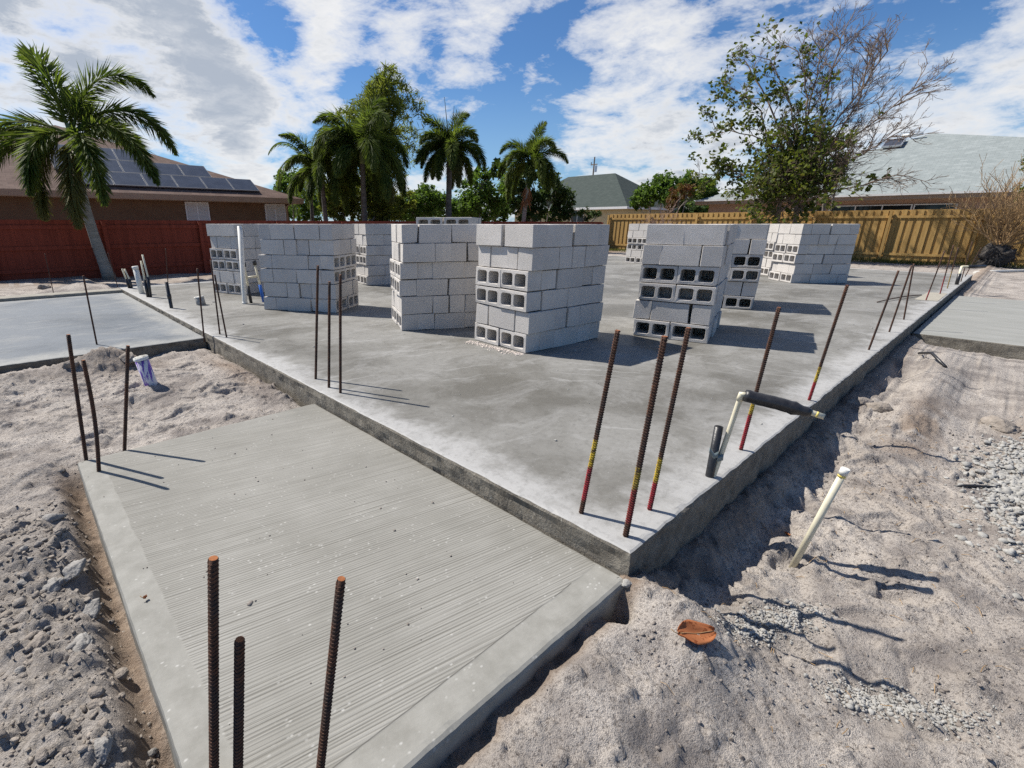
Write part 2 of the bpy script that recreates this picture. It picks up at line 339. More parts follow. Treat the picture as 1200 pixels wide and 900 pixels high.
# ------------------------------------------------------------------ mesh helpers
class MB:
    def __init__(s): s.v = []; s.f = []; s.mi = []; s.uv = None
    def add(s, vs, fs, mi=0):
        o = len(s.v); s.v.extend([tuple(p) for p in vs]); s.f.extend([tuple(i + o for i in f) for f in fs]); s.mi.extend([mi] * len(fs))
    def box(s, a, b, mi=0, M=None):
        x0, y0, z0 = a; x1, y1, z1 = b
        vs = [Vector(p) for p in ((x0, y0, z0), (x1, y0, z0), (x1, y1, z0), (x0, y1, z0), (x0, y0, z1), (x1, y0, z1), (x1, y1, z1), (x0, y1, z1))]
        if M is not None: vs = [M @ p for p in vs]
        s.add(vs, [(0, 3, 2, 1), (4, 5, 6, 7), (0, 1, 5, 4), (1, 2, 6, 5), (2, 3, 7, 6), (3, 0, 4, 7)], mi)
    def tube(s, pts, rad, n=8, mi=0, cap=True, capmi=None):
        pts = [Vector(p) for p in pts]
        if not hasattr(rad, '__len__'): rad = [rad] * len(pts)
        o = len(s.v); ref = None
        for i, p in enumerate(pts):
            t = (pts[min(i + 1, len(pts) - 1)] - pts[max(i - 1, 0)]).normalized()
            if ref is None: ref = Vector((0, 0, 1)) if abs(t.z) < .9 else Vector((1, 0, 0))
            a = t.cross(ref).normalized(); b = a.cross(t); ref = b.cross(a) * 0 + ref
            for k in range(n):
                q = 2 * math.pi * k / n; s.v.append(tuple(p + (a * math.cos(q) + b * math.sin(q)) * rad[i]))
        for i in range(len(pts) - 1):
            for k in range(n):
                k2 = (k + 1) % n
                s.f.append((o + i * n + k, o + i * n + k2, o + (i + 1) * n + k2, o + (i + 1) * n + k)); s.mi.append(mi)
        if cap:
            e = o + (len(pts) - 1) * n
            s.f.append(tuple(o + k for k in range(n))[::-1]); s.mi.append(mi)
            s.f.append(tuple(e + k for k in range(n))); s.mi.append(mi if capmi is None else capmi)
    def ring_pipe(s, pts, ro, ri, n=20, mi=0, depth=.12):
        """hollow pipe open at the far end"""
        pts = [Vector(p) for p in pts]; s.tube(pts, ro, n, mi, cap=False)
        t = (pts[-1] - pts[-2]).normalized(); e = pts[-1]
        o = len(s.v) - n
        s.tube([e, e - t * depth], ri, n, mi, cap=False)
        o2 = len(s.v) - 2 * n
        for k in range(n):
            k2 = (k + 1) % n; s.f.append((o + k, o + k2, o2 + k2, o2 + k)); s.mi.append(mi)
        s.f.append(tuple(o2 + n + k for k in range(n))); s.mi.append(mi)
    def build(s, name, mats, parent=None, smooth=False, loc=None):
        me = bpy.data.meshes.new(name); vs = s.v
        if loc is not None:
            l = Vector(loc); vs = [tuple(Vector(p) - l) for p in vs]
        me.from_pydata(vs, [], s.f)
        for m in (mats if isinstance(mats, (list, tuple)) else [mats]): me.materials.append(m)
        if any(s.mi): me.polygons.foreach_set('material_index', s.mi)
        if smooth: me.polygons.foreach_set('use_smooth', [True] * len(s.f))
        me.update()
        o = bpy.data.objects.new(name, me); COL.objects.link(o)
        if loc is not None: o.location = loc
        if parent is not None: o.parent = parent
        return o

def np_mesh(name, V, Fq, mat, parent=None, smooth=False, loc=None):
    """V (n,3), Fq (m,k) arrays"""
    V = np.asarray(V, np.float32); Fq = np.asarray(Fq, np.int32)
    if loc is not None: V = V - np.asarray(loc, np.float32)
    me = bpy.data.meshes.new(name); k = Fq.shape[1]; m = len(Fq)
    me.vertices.add(len(V)); me.vertices.foreach_set('co', V.ravel())
    me.loops.add(m * k); me.loops.foreach_set('vertex_index', Fq.ravel())
    me.polygons.add(m); me.polygons.foreach_set('loop_start', np.arange(0, m * k, k, dtype=np.int32))
    if smooth: me.polygons.foreach_set('use_smooth', np.ones(m, bool))
    me.materials.append(mat); me.update(calc_edges=True)
    o = bpy.data.objects.new(name, me); COL.objects.link(o)
    if loc is not None: o.location = loc
    if parent is not None: o.parent = parent
    return o

def tag(o, label=None, cat=None, group=None, kind=None):
    if label: o['label'] = label
    if cat: o['category'] = cat
    if group: o['group'] = group
    if kind: o['kind'] = kind
    return o
def thing(name, label, cat, loc=(0, 0, 0), group=None, rz=0):
    o = bpy.data.objects.new(name, None); COL.objects.link(o); o.location = loc; o.rotation_euler = (0, 0, rz)
    o.empty_display_size = .2
    return tag(o, label, cat, group)
def world_child(o, parent):
    """o was built in world coordinates; hang it under parent without moving it"""
    bpy.context.view_layer.update()
    o.parent = parent; o.matrix_parent_inverse = Matrix.Translation(parent.location).inverted() if parent.rotation_euler.z == 0 else (Matrix.Translation(parent.location) @ Matrix.Rotation(parent.rotation_euler.z, 4, 'Z')).inverted()
    return o

# ------------------------------------------------------------------ sun and sky
SUN_EL, SUN_AZ = R(51.5), R(-67)                              # light travels towards SUN_AZ (from +X)
sd = Vector((-math.cos(SUN_AZ) * math.cos(SUN_EL), -math.sin(SUN_AZ) * math.cos(SUN_EL), math.sin(SUN_EL)))   # to the sun
sun = bpy.data.lights.new('sun', 'SUN'); sun.energy = 5.0; sun.angle = R(.53); sun.color = (1, .945, .86)
suno = bpy.data.objects.new('sun', sun); COL.objects.link(suno); suno.rotation_euler = (-sd).to_track_quat('-Z', 'Y').to_euler(); suno.location = (0, 0, 20)

wd = bpy.data.worlds.new('World'); scene.world = wd; wd.use_nodes = True
nt = wd.node_tree; bg = nt.nodes['Background']
sky = nd(nt, 'ShaderNodeTexSky'); sky.sky_type = 'NISHITA'; sky.sun_disc = False
sky.sun_elevation = SUN_EL; sky.sun_rotation = math.atan2(sd.x, sd.y); sky.altitude = 0; sky.air_density = 1.0; sky.dust_density = .5; sky.ozone_density = 2.0
tc = nd(nt, 'ShaderNodeTexCoord'); gv = tc.outputs['Generated']
s3 = sepxyz(nt, gv)
zz = math_(nt, 'ADD', math_(nt, 'MAXIMUM', s3[2], 0.0), .3)
cp = nd(nt, 'ShaderNodeCombineXYZ')
lk(nt, math_(nt, 'DIVIDE', s3[0], zz), cp.inputs[0]); lk(nt, math_(nt, 'DIVIDE', s3[1], zz), cp.inputs[1])
lk(nt, math_(nt, 'MULTIPLY', s3[2], 2.2), cp.inputs[2])
P0 = cp.outputs[0]
nA = noise(nt, P0, 3.3, 10, .62, .2)
nB = noise(nt, P0, 8.5, 9, .68, .3)
cov = math_(nt, 'MULTIPLY_ADD', nB, .46, math_(nt, 'MULTIPLY_ADD', nA, 1.1, -.09))
def blob(u, v, rad, w):
    """large cloud bank (w > 0) or clear patch (w < 0) about a direction of the sky"""
    d = ray(u, v).normalized()
    dp = nd(nt, 'ShaderNodeVectorMath'); dp.operation = 'DOT_PRODUCT'; lk(nt, gv, dp.inputs[0]); dp.inputs[1].default_value = d
    return math_(nt, 'MULTIPLY', band(nt, dp.outputs['Value'], math.cos(R(rad)), math.cos(R(rad * .25))), w)
BL = [(90, 35, 22, .11), (235, 80, 8, .15), (150, 60, 12, .06), (20, 20, 14, .05), (270, 140, 7, .17), (297, 22, 6, -.26), (350, 65, 7, .14), (390, 100, 8, .04),
      (370, 5, 5, .1), (440, 20, 6, .03), (525, 45, 8, .12), (470, 125, 9, -.12), (610, 100, 8, -.10), (590, 150, 8, -.14), (650, 50, 6, -.10), (635, 95, 3, .15),
      (735, 110, 9, .07), (780, 60, 10, .05), (700, 15, 6, .04), (900, 35, 12, .0), (848, 80, 6, -.10), (790, 165, 8, .08), (1130, 70, 13, .05), (1150, 130, 9, .09), (1070, 45, 7, -.08), (320, 185, 7, .06), (340, 150, 6, -.16), (215, 160, 6, -.16), (30, 120, 7, -.08), (1010, 100, 8, -.05), (180, 110, 5, -.1)]
# clouds thinned in the unseen sky behind and overhead, to lower fill light
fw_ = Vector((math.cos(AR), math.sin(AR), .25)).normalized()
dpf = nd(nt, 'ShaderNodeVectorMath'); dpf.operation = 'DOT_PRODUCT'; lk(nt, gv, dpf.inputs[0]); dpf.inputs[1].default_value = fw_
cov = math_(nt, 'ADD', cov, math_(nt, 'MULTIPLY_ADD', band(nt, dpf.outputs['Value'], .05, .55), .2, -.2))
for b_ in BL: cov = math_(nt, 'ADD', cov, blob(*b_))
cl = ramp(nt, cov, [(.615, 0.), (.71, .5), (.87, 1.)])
# cloud tone: bright rims, greyer bellies where the bank is thick
belly = math_(nt, 'ADD', math_(nt, 'MULTIPLY', noise(nt, P0, 3.4, 8, .6, .3), 1.0), math_(nt, 'ADD', blob(160, 45, 16, .30), math_(nt, 'ADD', blob(40, 70, 12, .12), math_(nt, 'ADD', blob(800, 170, 9, .2), blob(1100, 60, 12, .14)))))
thick = math_(nt, 'MULTIPLY', band(nt, cov, .74, 1.0), math_(nt, 'MULTIPLY_ADD', band(nt, belly, .40, .92), .85, math_(nt, 'MULTIPLY_ADD', nB, 1.3, -.52)))
ccol = mixc(nt, math_(nt, 'MINIMUM', math_(nt, 'MAXIMUM', thick, 0.0), 1.0), (12.6, 12.6, 12.6), (6.2, 6.9, 8.0))
skyc = mixc(nt, 1.0, sky.outputs[0], (.74, 1.12, 1.55), 'MULTIPLY')
hz = math_(nt, 'SUBTRACT', 1.0, band(nt, s3[2], -.02, .28))
skyc = mixc(nt, math_(nt, 'MULTIPLY', hz, .45), skyc, (6.0, 9.0, 12.0))
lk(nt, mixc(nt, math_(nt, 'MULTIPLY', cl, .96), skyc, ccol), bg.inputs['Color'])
bg.inputs['Strength'].default_value = .052
vs_ = scene.view_settings; vs_.view_transform = 'Standard'; vs_.look = 'None'; vs_.gamma = 1; vs_.use_curve_mapping = False; vs_.exposure = 0.48

# ------------------------------------------------------------------ terrain
def axis(lo, hi, fine, a, b, grow=1.09):
    pts = list(np.arange(a, b, fine)); s = fine; x = b
    while x < hi: pts.append(x); s = min(s * grow, 40); x += s
    pts.append(hi); s = fine; x = a - fine
    left = []
    while x > lo: left.append(x); s = min(s * grow, 40); x -= s
    left.append(lo); return np.array(left[::-1] + pts)
_pr = random.Random(3)
PRINTS = [(_pr.uniform(.3, 3.2), _pr.uniform(-1.2, -.3), _pr.uniform(0, 6.28)) for _ in range(22)] + [(_pr.uniform(-1.9, -.15), _pr.uniform(2.75, 4.4), _pr.uniform(0, 6.28)) for _ in range(14)] + [(_pr.uniform(-2.4, -1.85), _pr.uniform(1.6, 4), _pr.uniform(0, 6.28)) for _ in range(8)]
def ground_h(x, y):
    h = np.full(x.shape, -.25)
    right = sstep(.35, -.25, y)                                    # right of the slab
    h = h - .05 * right * sstep(4, 1, x)
    h = h + .03 * right * sstep(4.5, 6.5, x) * sstep(-2, 0, y)
    wall = sstep(-.2, .1, x) * right
    h = h + .13 * np.exp(-((y / .13) ** 2)) * wall - .02 * np.exp(-(((y + .2) / .09) ** 2)) * wall * sstep(5, 3, x)
    h = h + (.07 * np.clip(fbm(x, y, .2, 4, 113, .55) + .12, -.1, 1) + .03 * np.clip(fbm(x, y, .06, 3, 115), 0, 1)) * np.exp(-(((y + .2) / .16) ** 2)) * wall * 1.3
    left = sstep(.1, -.1, x)
    h = h + left * (sstep(2.2, 2.6, y) * (.145 - .055 * sstep(3.6, 4.6, y)) + .10 * sstep(-1.45, -1.6, x) * sstep(2.6, 2.2, y))
    h = h + .17 * sstep(-.75, -.12, y) * sstep(.12, .0, y) * sstep(.3, -.08, x) * sstep(-1.7, -1.4, x)
    # mound at the garage edge, spoil along the back
    h = h + .25 * np.exp(-(((x + 1.04) / .32) ** 2 + ((y - 4.72) / .24) ** 2)) + .10 * np.exp(-(((x + 1.75) / .5) ** 2 + ((y - 4.55) / .5) ** 2))
    h = h + .03 * np.exp(-(((x + .85) / .3) ** 2 + ((y - 4.05) / .3) ** 2))
    h = h + .22 * np.exp(-(((x + .6) / .7) ** 2 + ((y - 11.3) / .4) ** 2)) + .10 * np.exp(-(((x + 3) / 1.6) ** 2 + ((y - 11.4) / .4) ** 2))
    h = h + .10 * np.exp(-(((y + .42) / .16) ** 2)) * sstep(2.2, 3.4, x) * sstep(7, 5, x)
    h = h + .05 * np.exp(-(((x - .05) / .3) ** 2 + ((y + .28) / .14) ** 2))
    h = h - .14 * np.exp(-(((x + .12) / .045) ** 2 + ((y + .05) / .045) ** 2))   # little washed-out hole
    h = h + .04 * np.exp(-(((x + 1.72) / .12) ** 2)) * sstep(2.2, 1.8, y)      # spoil ridge left of the walk
    h = h - .05 * np.exp(-(((x + 1.52) / .045) ** 2)) * sstep(2.6, 2.2, y)
    h = h - .045 * np.exp(-(((y + .02) / .045) ** 2)) * sstep(0, -.1, x) * sstep(-1.7, -1.5, x)
    near = sstep(16, 5, np.hypot(x - .5, y - 1.5))
    h = h + fbm(x, y, .95, 4, 3) * (.03 + .025 * sstep(.5, 2, np.abs(y)))
    h = h + (fbm(x, y, .24, 4, 11, .5) * .022) * (.35 + near)
    dn = fbm(x + .15 * fbm(x, y, .3, 2, 19), y, .17, 2, 17); h = h - .014 * sstep(.16, .36, dn) * near - .005 * np.abs(fbm(x, y, .06, 4, 29, .65)) * near
    # foot prints and drag hollows: ridged soft noise
    rn = 1 - np.abs(fbm(x * 1.0 + .3 * y, y - .2 * x, .33, 2, 23)) * 2
    h = h - .012 * np.clip(rn, 0, 1) ** 3 * near
    # foot prints
    for (fx, fy, fa) in PRINTS:
        c_, s_ = math.cos(fa), math.sin(fa); lx = (x - fx) * c_ + (y - fy) * s_; ly = -(x - fx) * s_ + (y - fy) * c_
        d1 = np.sqrt((lx / .125) ** 2 + (ly / (.045 - .06 * np.clip(-lx, 0, .1))) ** 2)
        h = h - .02 * sstep(1.1, .75, d1) + .008 * np.exp(-((d1 - 1.35) / .22) ** 2)
    # crumbly clods
    cb = fbm(x, y, .055, 4, 47, .62); h = h + np.clip(cb - .22, 0, 1) * .05 * near * sstep(.0, .25, fbm(x, y, .6, 3, 49))
    cr = fbm(x, y, .085, 5, 31, .68)
    rub = np.clip(sstep(-1.5, -1.62, x) * sstep(2.35, 1.7, y) * sstep(-1.98, -1.74, x) + 0.85 * np.exp(-(((x - .36) / .2) ** 2 + ((y + .36) / .12) ** 2)) + .8 * np.exp(-(((x - .33) / .16) ** 2 + ((y + .78) / .12) ** 2))
                  + .8 * np.exp(-(((x + 1.04) / .34) ** 2 + ((y - 4.66) / .3) ** 2)) + .6 * np.exp(-(((x + 1.75) / .5) ** 2 + ((y - 4.5) / .4) ** 2)), 0, 1)
    h = h + np.clip(cr, -.1, 1) * .06 * rub + np.clip(fbm(x, y, .10, 5, 41, .62) - .2, 0, 1) * .05 * near
    return h, rub
def mk_ground():
    gx = axis(-700, 900, .009, -2.2, 2.4); gy = axis(-700, 900, .0095, -1.4, 4.4)
    X, Y = np.meshgrid(gx, gy); h, rub = ground_h(X, Y)
    dist = np.hypot(X, Y); h = np.where(dist > 60, -.25, h)
    def inside(x0, x1, y0, y1, m=.05): return (X > x0 + m) & (X < x1 - m) & (Y > y0 + m) & (Y < y1 - m)
    for bx in ((0, 16.1, 0, 10.5), (-1.48, .02, 0, 2.49), (-13, 0, 5.1, 10.4), (6.85, 11.9, -6, 0.05)):
        h = np.where(inside(*bx), -.5, h)
    soil = np.clip(.85 * np.exp(-(((X + .98) / .36) ** 2 + ((Y - 4.62) / .24) ** 2)) + sstep(-1.62, -1.54, X) * sstep(-1.44, -1.5, X) * sstep(2.6, 2.3, Y) * (Y < 2.6) * .85
        + .8 * np.exp(-(((X - 3.2) / .8) ** 2 + ((Y + .5) / .13) ** 2)) * sstep(-.15, .05, fbm(X, Y, .25, 3, 51))
        + .6 * sstep(-.2, -.06, Y) * (Y < .1) * sstep(-.1, .1, X) + .7 * sstep(-.1, -.03, Y) * (Y < .1) * (X < 0) * (X > -1.6)
        + .75 * np.exp(-(((X - 3.5) / .9) ** 2 + ((Y + 1.15) / .2) ** 2))
        + .7 * np.exp(-(((X + .15) / .12) ** 2 + ((Y - 3.9) / .7) ** 2)) * (X < 0)
        + .75 * sstep(21, 24, X) * sstep(.0, .25, fbm(X, Y, 1.5, 4, 61) + .12)
        + .6 * sstep(12.5, 14.5, Y) * (fbm(X, Y, 1.2, 4, 66) > -.25), 0, 1)
    V = np.stack([X.ravel(), Y.ravel(), h.ravel()], 1)
    n, m = X.shape; i = np.arange(n * m).reshape(n, m)
    Fq = np.stack([i[:-1, :-1].ravel(), i[:-1, 1:].ravel(), i[1:, 1:].ravel(), i[1:, :-1].ravel()], 1)
    o = np_mesh('ground', V, Fq, MAT['sand'], smooth=True)
    for nm, arr in (('soil', soil), ('rubble', rub * .8)):
        a = o.data.attributes.new(nm, 'FLOAT', 'POINT'); a.data.foreach_set('value', arr.ravel().astype(np.float32))
    tag(o, 'pale grey disturbed sand of the building plot', 'ground', kind='structure')
mk_ground()
def gh(x, y): return float(ground_h(np.array([float(x)]), np.array([float(y)]))[0][0])

def ground_px(u, v):
    r = ray(u, v); t = np.linspace(.5, 60, 12000); X = CAM.x + r.x * t; Y = CAM.y + r.y * t; Z = CAM.z + r.z * t
    k = int(np.argmax(Z < ground_h(X, Y)[0])); return Vector((X[k], Y[k], Z[k]))
# ------------------------------------------------------------------ slabs
def slab(name, poly, top, bottom, mats, label, step=.03, rag=.006, rim=.03, side_r=.012, round_=.012):
    """poured slab: flat top, slightly ragged arris, rough sides"""
    P = [Vector((*p, 0)) for p in poly]; pts = []; nrm = []
    for i, a in enumerate(P):
        b = P[(i + 1) % len(P)]; L = (b - a).length; k = max(2, int(L / step)); t = (b - a).normalized(); nn = Vector((t.y, -t.x, 0))
        for j in range(k): pts.append(a + (b - a) * (j / k)); nrm.append(nn)
    k_ = 0; corner = []
    for i, a in enumerate(P):
        b = P[(i + 1) % len(P)]; pv_ = P[i - 1]; k = max(2, int((b - a).length / step))
        n0 = Vector(((a - pv_).normalized().y, -(a - pv_).normalized().x, 0)); nrm[k_] = nrm[k_] + n0; corner.append(k_); k_ += k
    n = len(pts); x = np.array([p.x for p in pts]); y = np.array([p.y for p in pts])
    r1 = fbm(x, y, .07, 3, 71); r2 = fbm(x, y, .5, 2, 72); r3 = np.clip(fbm(x, y, .045, 2, 73) - .28, 0, 1)
    rings = []
    def ringz(off, z):
        return [(p.x + q.x * o_, p.y + q.y * o_, z_) for p, q, o_, z_ in zip(pts, nrm, off, z)]
    rings.append(ringz(np.full(n, -rim), np.full(n, top)))
    rings.append(ringz(-round_ + rag * r1 - r3 * rag * 2.2, top + 0 * r1 - .001 - r3 * .004))
    rings.append(ringz(-round_ * .3 + rag * r1, top - round_ * .45 + rag * .3 * r2 - r3 * .006))
    rings.append(ringz(rag * r2, np.full(n, top - round_ * 1.3)))
    zs = [top - .05, top - .09, top - .14, bottom]
    for kk, z in enumerate(zs):
        rings.append(ringz(side_r * fbm(x + 3 * kk, y - 5 * kk, .09, 3, 80 + kk), np.full(n, max(z, bottom + .001 * (len(zs) - kk)))))
    mb = MB(); mb.v = [p for r in rings for p in r]
    for k in range(len(rings) - 1):
        for j in range(n):
            j2 = (j + 1) % n; mb.f.append((k * n + j, (k + 1) * n + j, (k + 1) * n + j2, k * n + j2)); mb.mi.append(0 if k < 2 else 1)
    mb.f.append(tuple(corner)); mb.mi.append(0)
    o = mb.build(name, mats)
    return tag(o, label, 'concrete slab', kind='structure')
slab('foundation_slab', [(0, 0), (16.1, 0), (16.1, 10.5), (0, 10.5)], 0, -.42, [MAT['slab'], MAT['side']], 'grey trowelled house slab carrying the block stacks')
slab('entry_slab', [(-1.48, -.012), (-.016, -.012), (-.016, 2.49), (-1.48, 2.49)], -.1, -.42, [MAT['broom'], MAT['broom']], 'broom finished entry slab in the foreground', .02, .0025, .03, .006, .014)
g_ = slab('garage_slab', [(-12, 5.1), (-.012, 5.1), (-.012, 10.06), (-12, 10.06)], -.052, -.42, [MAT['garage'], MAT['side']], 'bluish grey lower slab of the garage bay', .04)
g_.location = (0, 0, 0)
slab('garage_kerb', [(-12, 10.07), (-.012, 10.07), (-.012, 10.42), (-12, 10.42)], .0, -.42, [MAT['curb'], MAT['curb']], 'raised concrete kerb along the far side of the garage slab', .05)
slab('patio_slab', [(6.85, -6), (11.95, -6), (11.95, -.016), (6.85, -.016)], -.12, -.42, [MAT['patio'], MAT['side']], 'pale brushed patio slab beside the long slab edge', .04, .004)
# the shallow door recess cut in the slab rim is lined with pale grout
mb = MB()
pp = [Vector(p) for p in ((9.5, .3, .004), (9.5, .025, .004), (10.9, .025, .004), (10.9, .27, .004))]
mb.add([tuple(p) for p in pp], [(0, 1, 2, 3)]); tag(mb.build('grout_patch', mottled('grout', (.30, .275, .225), (.36, .335, .28), 5, .9, .2)), 'pale smoothed grout patch at the slab rim', 'grout patch', kind='structure')

# ------------------------------------------------------------------ concrete blocks
BL_, BW, BH = .372, .186, .2; GAP = .0055
def mk_block_mesh(name, h=BH, seed=0):
    r = random.Random(seed); bm = bmesh.new(); L, W = BL_, BW - GAP; wt = .031
    def loop(x0, x1, y0, y1, c):
        vs = [bm.verts.new(p) for p in ((x0 + c, y0, 0), (x1 - c, y0, 0), (x1, y0 + c, 0), (x1, y1 - c, 0), (x1 - c, y1, 0), (x0 + c, y1, 0), (x0, y1 - c, 0), (x0, y0 + c, 0))]
        return [bm.edges.new((vs[i], vs[(i + 1) % 8])) for i in range(8)]
    L2 = L - GAP
    es = loop(-L2 / 2, L2 / 2, -W / 2, W / 2, .004)
    for s in (-1, 1):
        a, b = sorted((s * .5 * wt, s * (L2 / 2 - wt))); es += loop(a, b, -W / 2 + wt, W / 2 - wt, .016)
    bmesh.ops.triangle_fill(bm, edges=es, use_beauty=True, use_dissolve=False)
    fs = bm.faces[:]
    ret = bmesh.ops.extrude_face_region(bm, geom=fs)
    top = [g for g in ret['geom'] if isinstance(g, bmesh.types.BMVert)]
    bmesh.ops.translate(bm, verts=top, vec=(0, 0, h - .003))
    bmesh.ops.recalc_face_normals(bm, faces=bm.faces)
    for v in bm.verts: v.co += Vector((r.uniform(-1, 1), r.uniform(-1, 1), r.uniform(-1, 1))) * .0012; v.co.z -= h / 2
    be = [e for e in bm.edges if len(e.link_faces) == 2 and e.calc_face_angle() > 1.2]
    bmesh.ops.bevel(bm, geom=be, offset=.0022, segments=1, profile=.5, affect='EDGES')
    for _ in range(5):
        cx_, cy_, cz_ = r.choice((-1, 1)) * L / 2, r.choice((-1, 1)) * W / 2, r.choice((-1, 1)) * h / 2
        if r.random() < .5: cx_ *= r.random()
        for v in bm.verts:
            d = (v.co - Vector((cx_, cy_, cz_))).length
            if d < .03: v.co += (Vector((0, 0, 0)) - v.co).normalized() * r.uniform(.003, .009)
    me = bpy.data.meshes.new(name); bm.to_mesh(me); bm.free(); me.materials.append(MAT['block']); return me
FULL = [mk_block_mesh('concrete_block', BH, i) for i in range(8)]
LOW = [mk_block_mesh('concrete_block_low', BW, 10 + i) for i in range(3)]
BW_ = BW
W2, D2 = 2 * BL_, 6 * BW_           # plan of a stack: short face W2, long face D2
def layerA():
    o = [(BL_ / 2, BW / 2, 'u'), (1.5 * BL_, BW / 2, 'u')]
    for c in range(4):
        for k in range(2): o.append(((c + .5) * BW, BW + (k + .5) * BL_, 'v'))
    return o + [(BL_ / 2, 5.5 * BW, 'u'), (1.5 * BL_, 5.5 * BW, 'u')]
def layerB():
    o = []
    for v0 in (0, 4 * BW):
        o += [(.5 * BW, v0 + BL_ / 2, 'v'), (3.5 * BW, v0 + BL_ / 2, 'v'), (2 * BW, v0 + .5 * BW, 'u'), (2 * BW, v0 + 1.5 * BW, 'u')]
    for k in (2.5, 3.5): o += [(BL_ / 2, k * BW, 'u'), (1.5 * BL_, k * BW, 'u')]
    return o
def layerC(): return [((c + .5) * BL_, (k + .5) * BW, 'c') for k in (0, 1, 4, 5) for c in range(2)] + [((c + .5) * BW, 3 * BW, 'l') for c in range(4)]
def layerC2():
    o = [(BL_ / 2, BW / 2, 'c'), (1.5 * BL_, BW / 2, 'c')]
    for c in range(4):
        for k in range(2): o.append(((c + .5) * BW, BW + (k + .5) * BL_, 'l'))
    return o + [(BL_ / 2, 5.5 * BW, 'c'), (1.5 * BL_, 5.5 * BW, 'c')]
LAY = [(layerA, BH + .0015), (layerB, BH + .0015), (layerC, BW + .0015), (layerC2, BW + .0015), (layerB, BH + .0015), (layerC, BW + .0015)]  # top to bottom
class Stack: pass
stacks = []
def stack(corner, ang, desc, side=1, extra=None, lay=LAY):
    """corner: the near corner; ang: direction of the long face; short face goes off to the left (side=1) or right (-1)"""
    s = Stack(); s.c = Vector((corner[0], corner[1])); s.v = Vector((math.cos(R(ang)), math.sin(R(ang)))); s.u = Vector((-s.v.y, s.v.x)) * side
    s.desc = desc; s.side = side; s.lay = (extra or []) + lay; s.ang = ang
    s.quad = [s.c, s.c + s.u * W2, s.c + s.u * W2 + s.v * D2, s.c + s.v * D2]; stacks.append(s); return s
stack((1.995, 2.144), -4.5, 'nearest stack')
stack((3.729, 1.204), 15, 'front right stack')
stack((1.739, 3.729), -27, 'stack left of nearest one')
stack((1.761, 5.259), 124, 'front left stack', -1)
stack((1.427, 7.868), 18, 'stack behind white vent pipe', 1)
stack((3.786, 7.601), -12, 'stack seen in left gap')
stack((6.35, 1.62), 18, 'stack behind front right one')
stack((10.657, 2.297), -42, 'far stack with sunlit end')
stack((12.0, 3.1), -42, 'stack behind the sunlit end')
stack((13.2, 6.75), -10, 'far stack by yellow fence')
sF = stack((3.25, 4.2), 37, 'taller stack rising behind', 1, lay=[(layerC2, BW + .0015)] + [(layerC, BW + .0015)] * 5)
sF.z0 = .13
def isect(p, q, a, b):
    def cr(o, x, y): return (x.x - o.x) * (y.y - o.y) - (x.y - o.y) * (y.x - o.x)
    return cr(p, q, a) * cr(p, q, b) < 0 and cr(a, b, p) * cr(a, b, q) < 0
cam2 = Vector((CAM.x, CAM.y))
ORD = ['first', 'second', 'third', 'fourth', 'fifth', 'sixth', 'seventh', 'eighth', 'ninth']
n_vis = 0; hidden = []
def block_matrix(s, u, v, kind, z, h):
    p = s.c + s.u * u + s.v * v
    M = Matrix.Translation((p.x, p.y, z + h / 2))
    au = math.atan2(s.u.y, s.u.x); av = math.atan2(s.v.y, s.v.x)
    jr = random.uniform(-.9, .9)
    if kind == 'u': return M @ Matrix.Rotation(au + R(jr), 4, 'Z')
    if kind in ('v', 'l'): return M @ Matrix.Rotation(av + R(jr), 4, 'Z')
    return M @ Matrix.Rotation(au + R(jr * .6), 4, 'Z') @ Matrix.Rotation(R(90), 4, 'X')
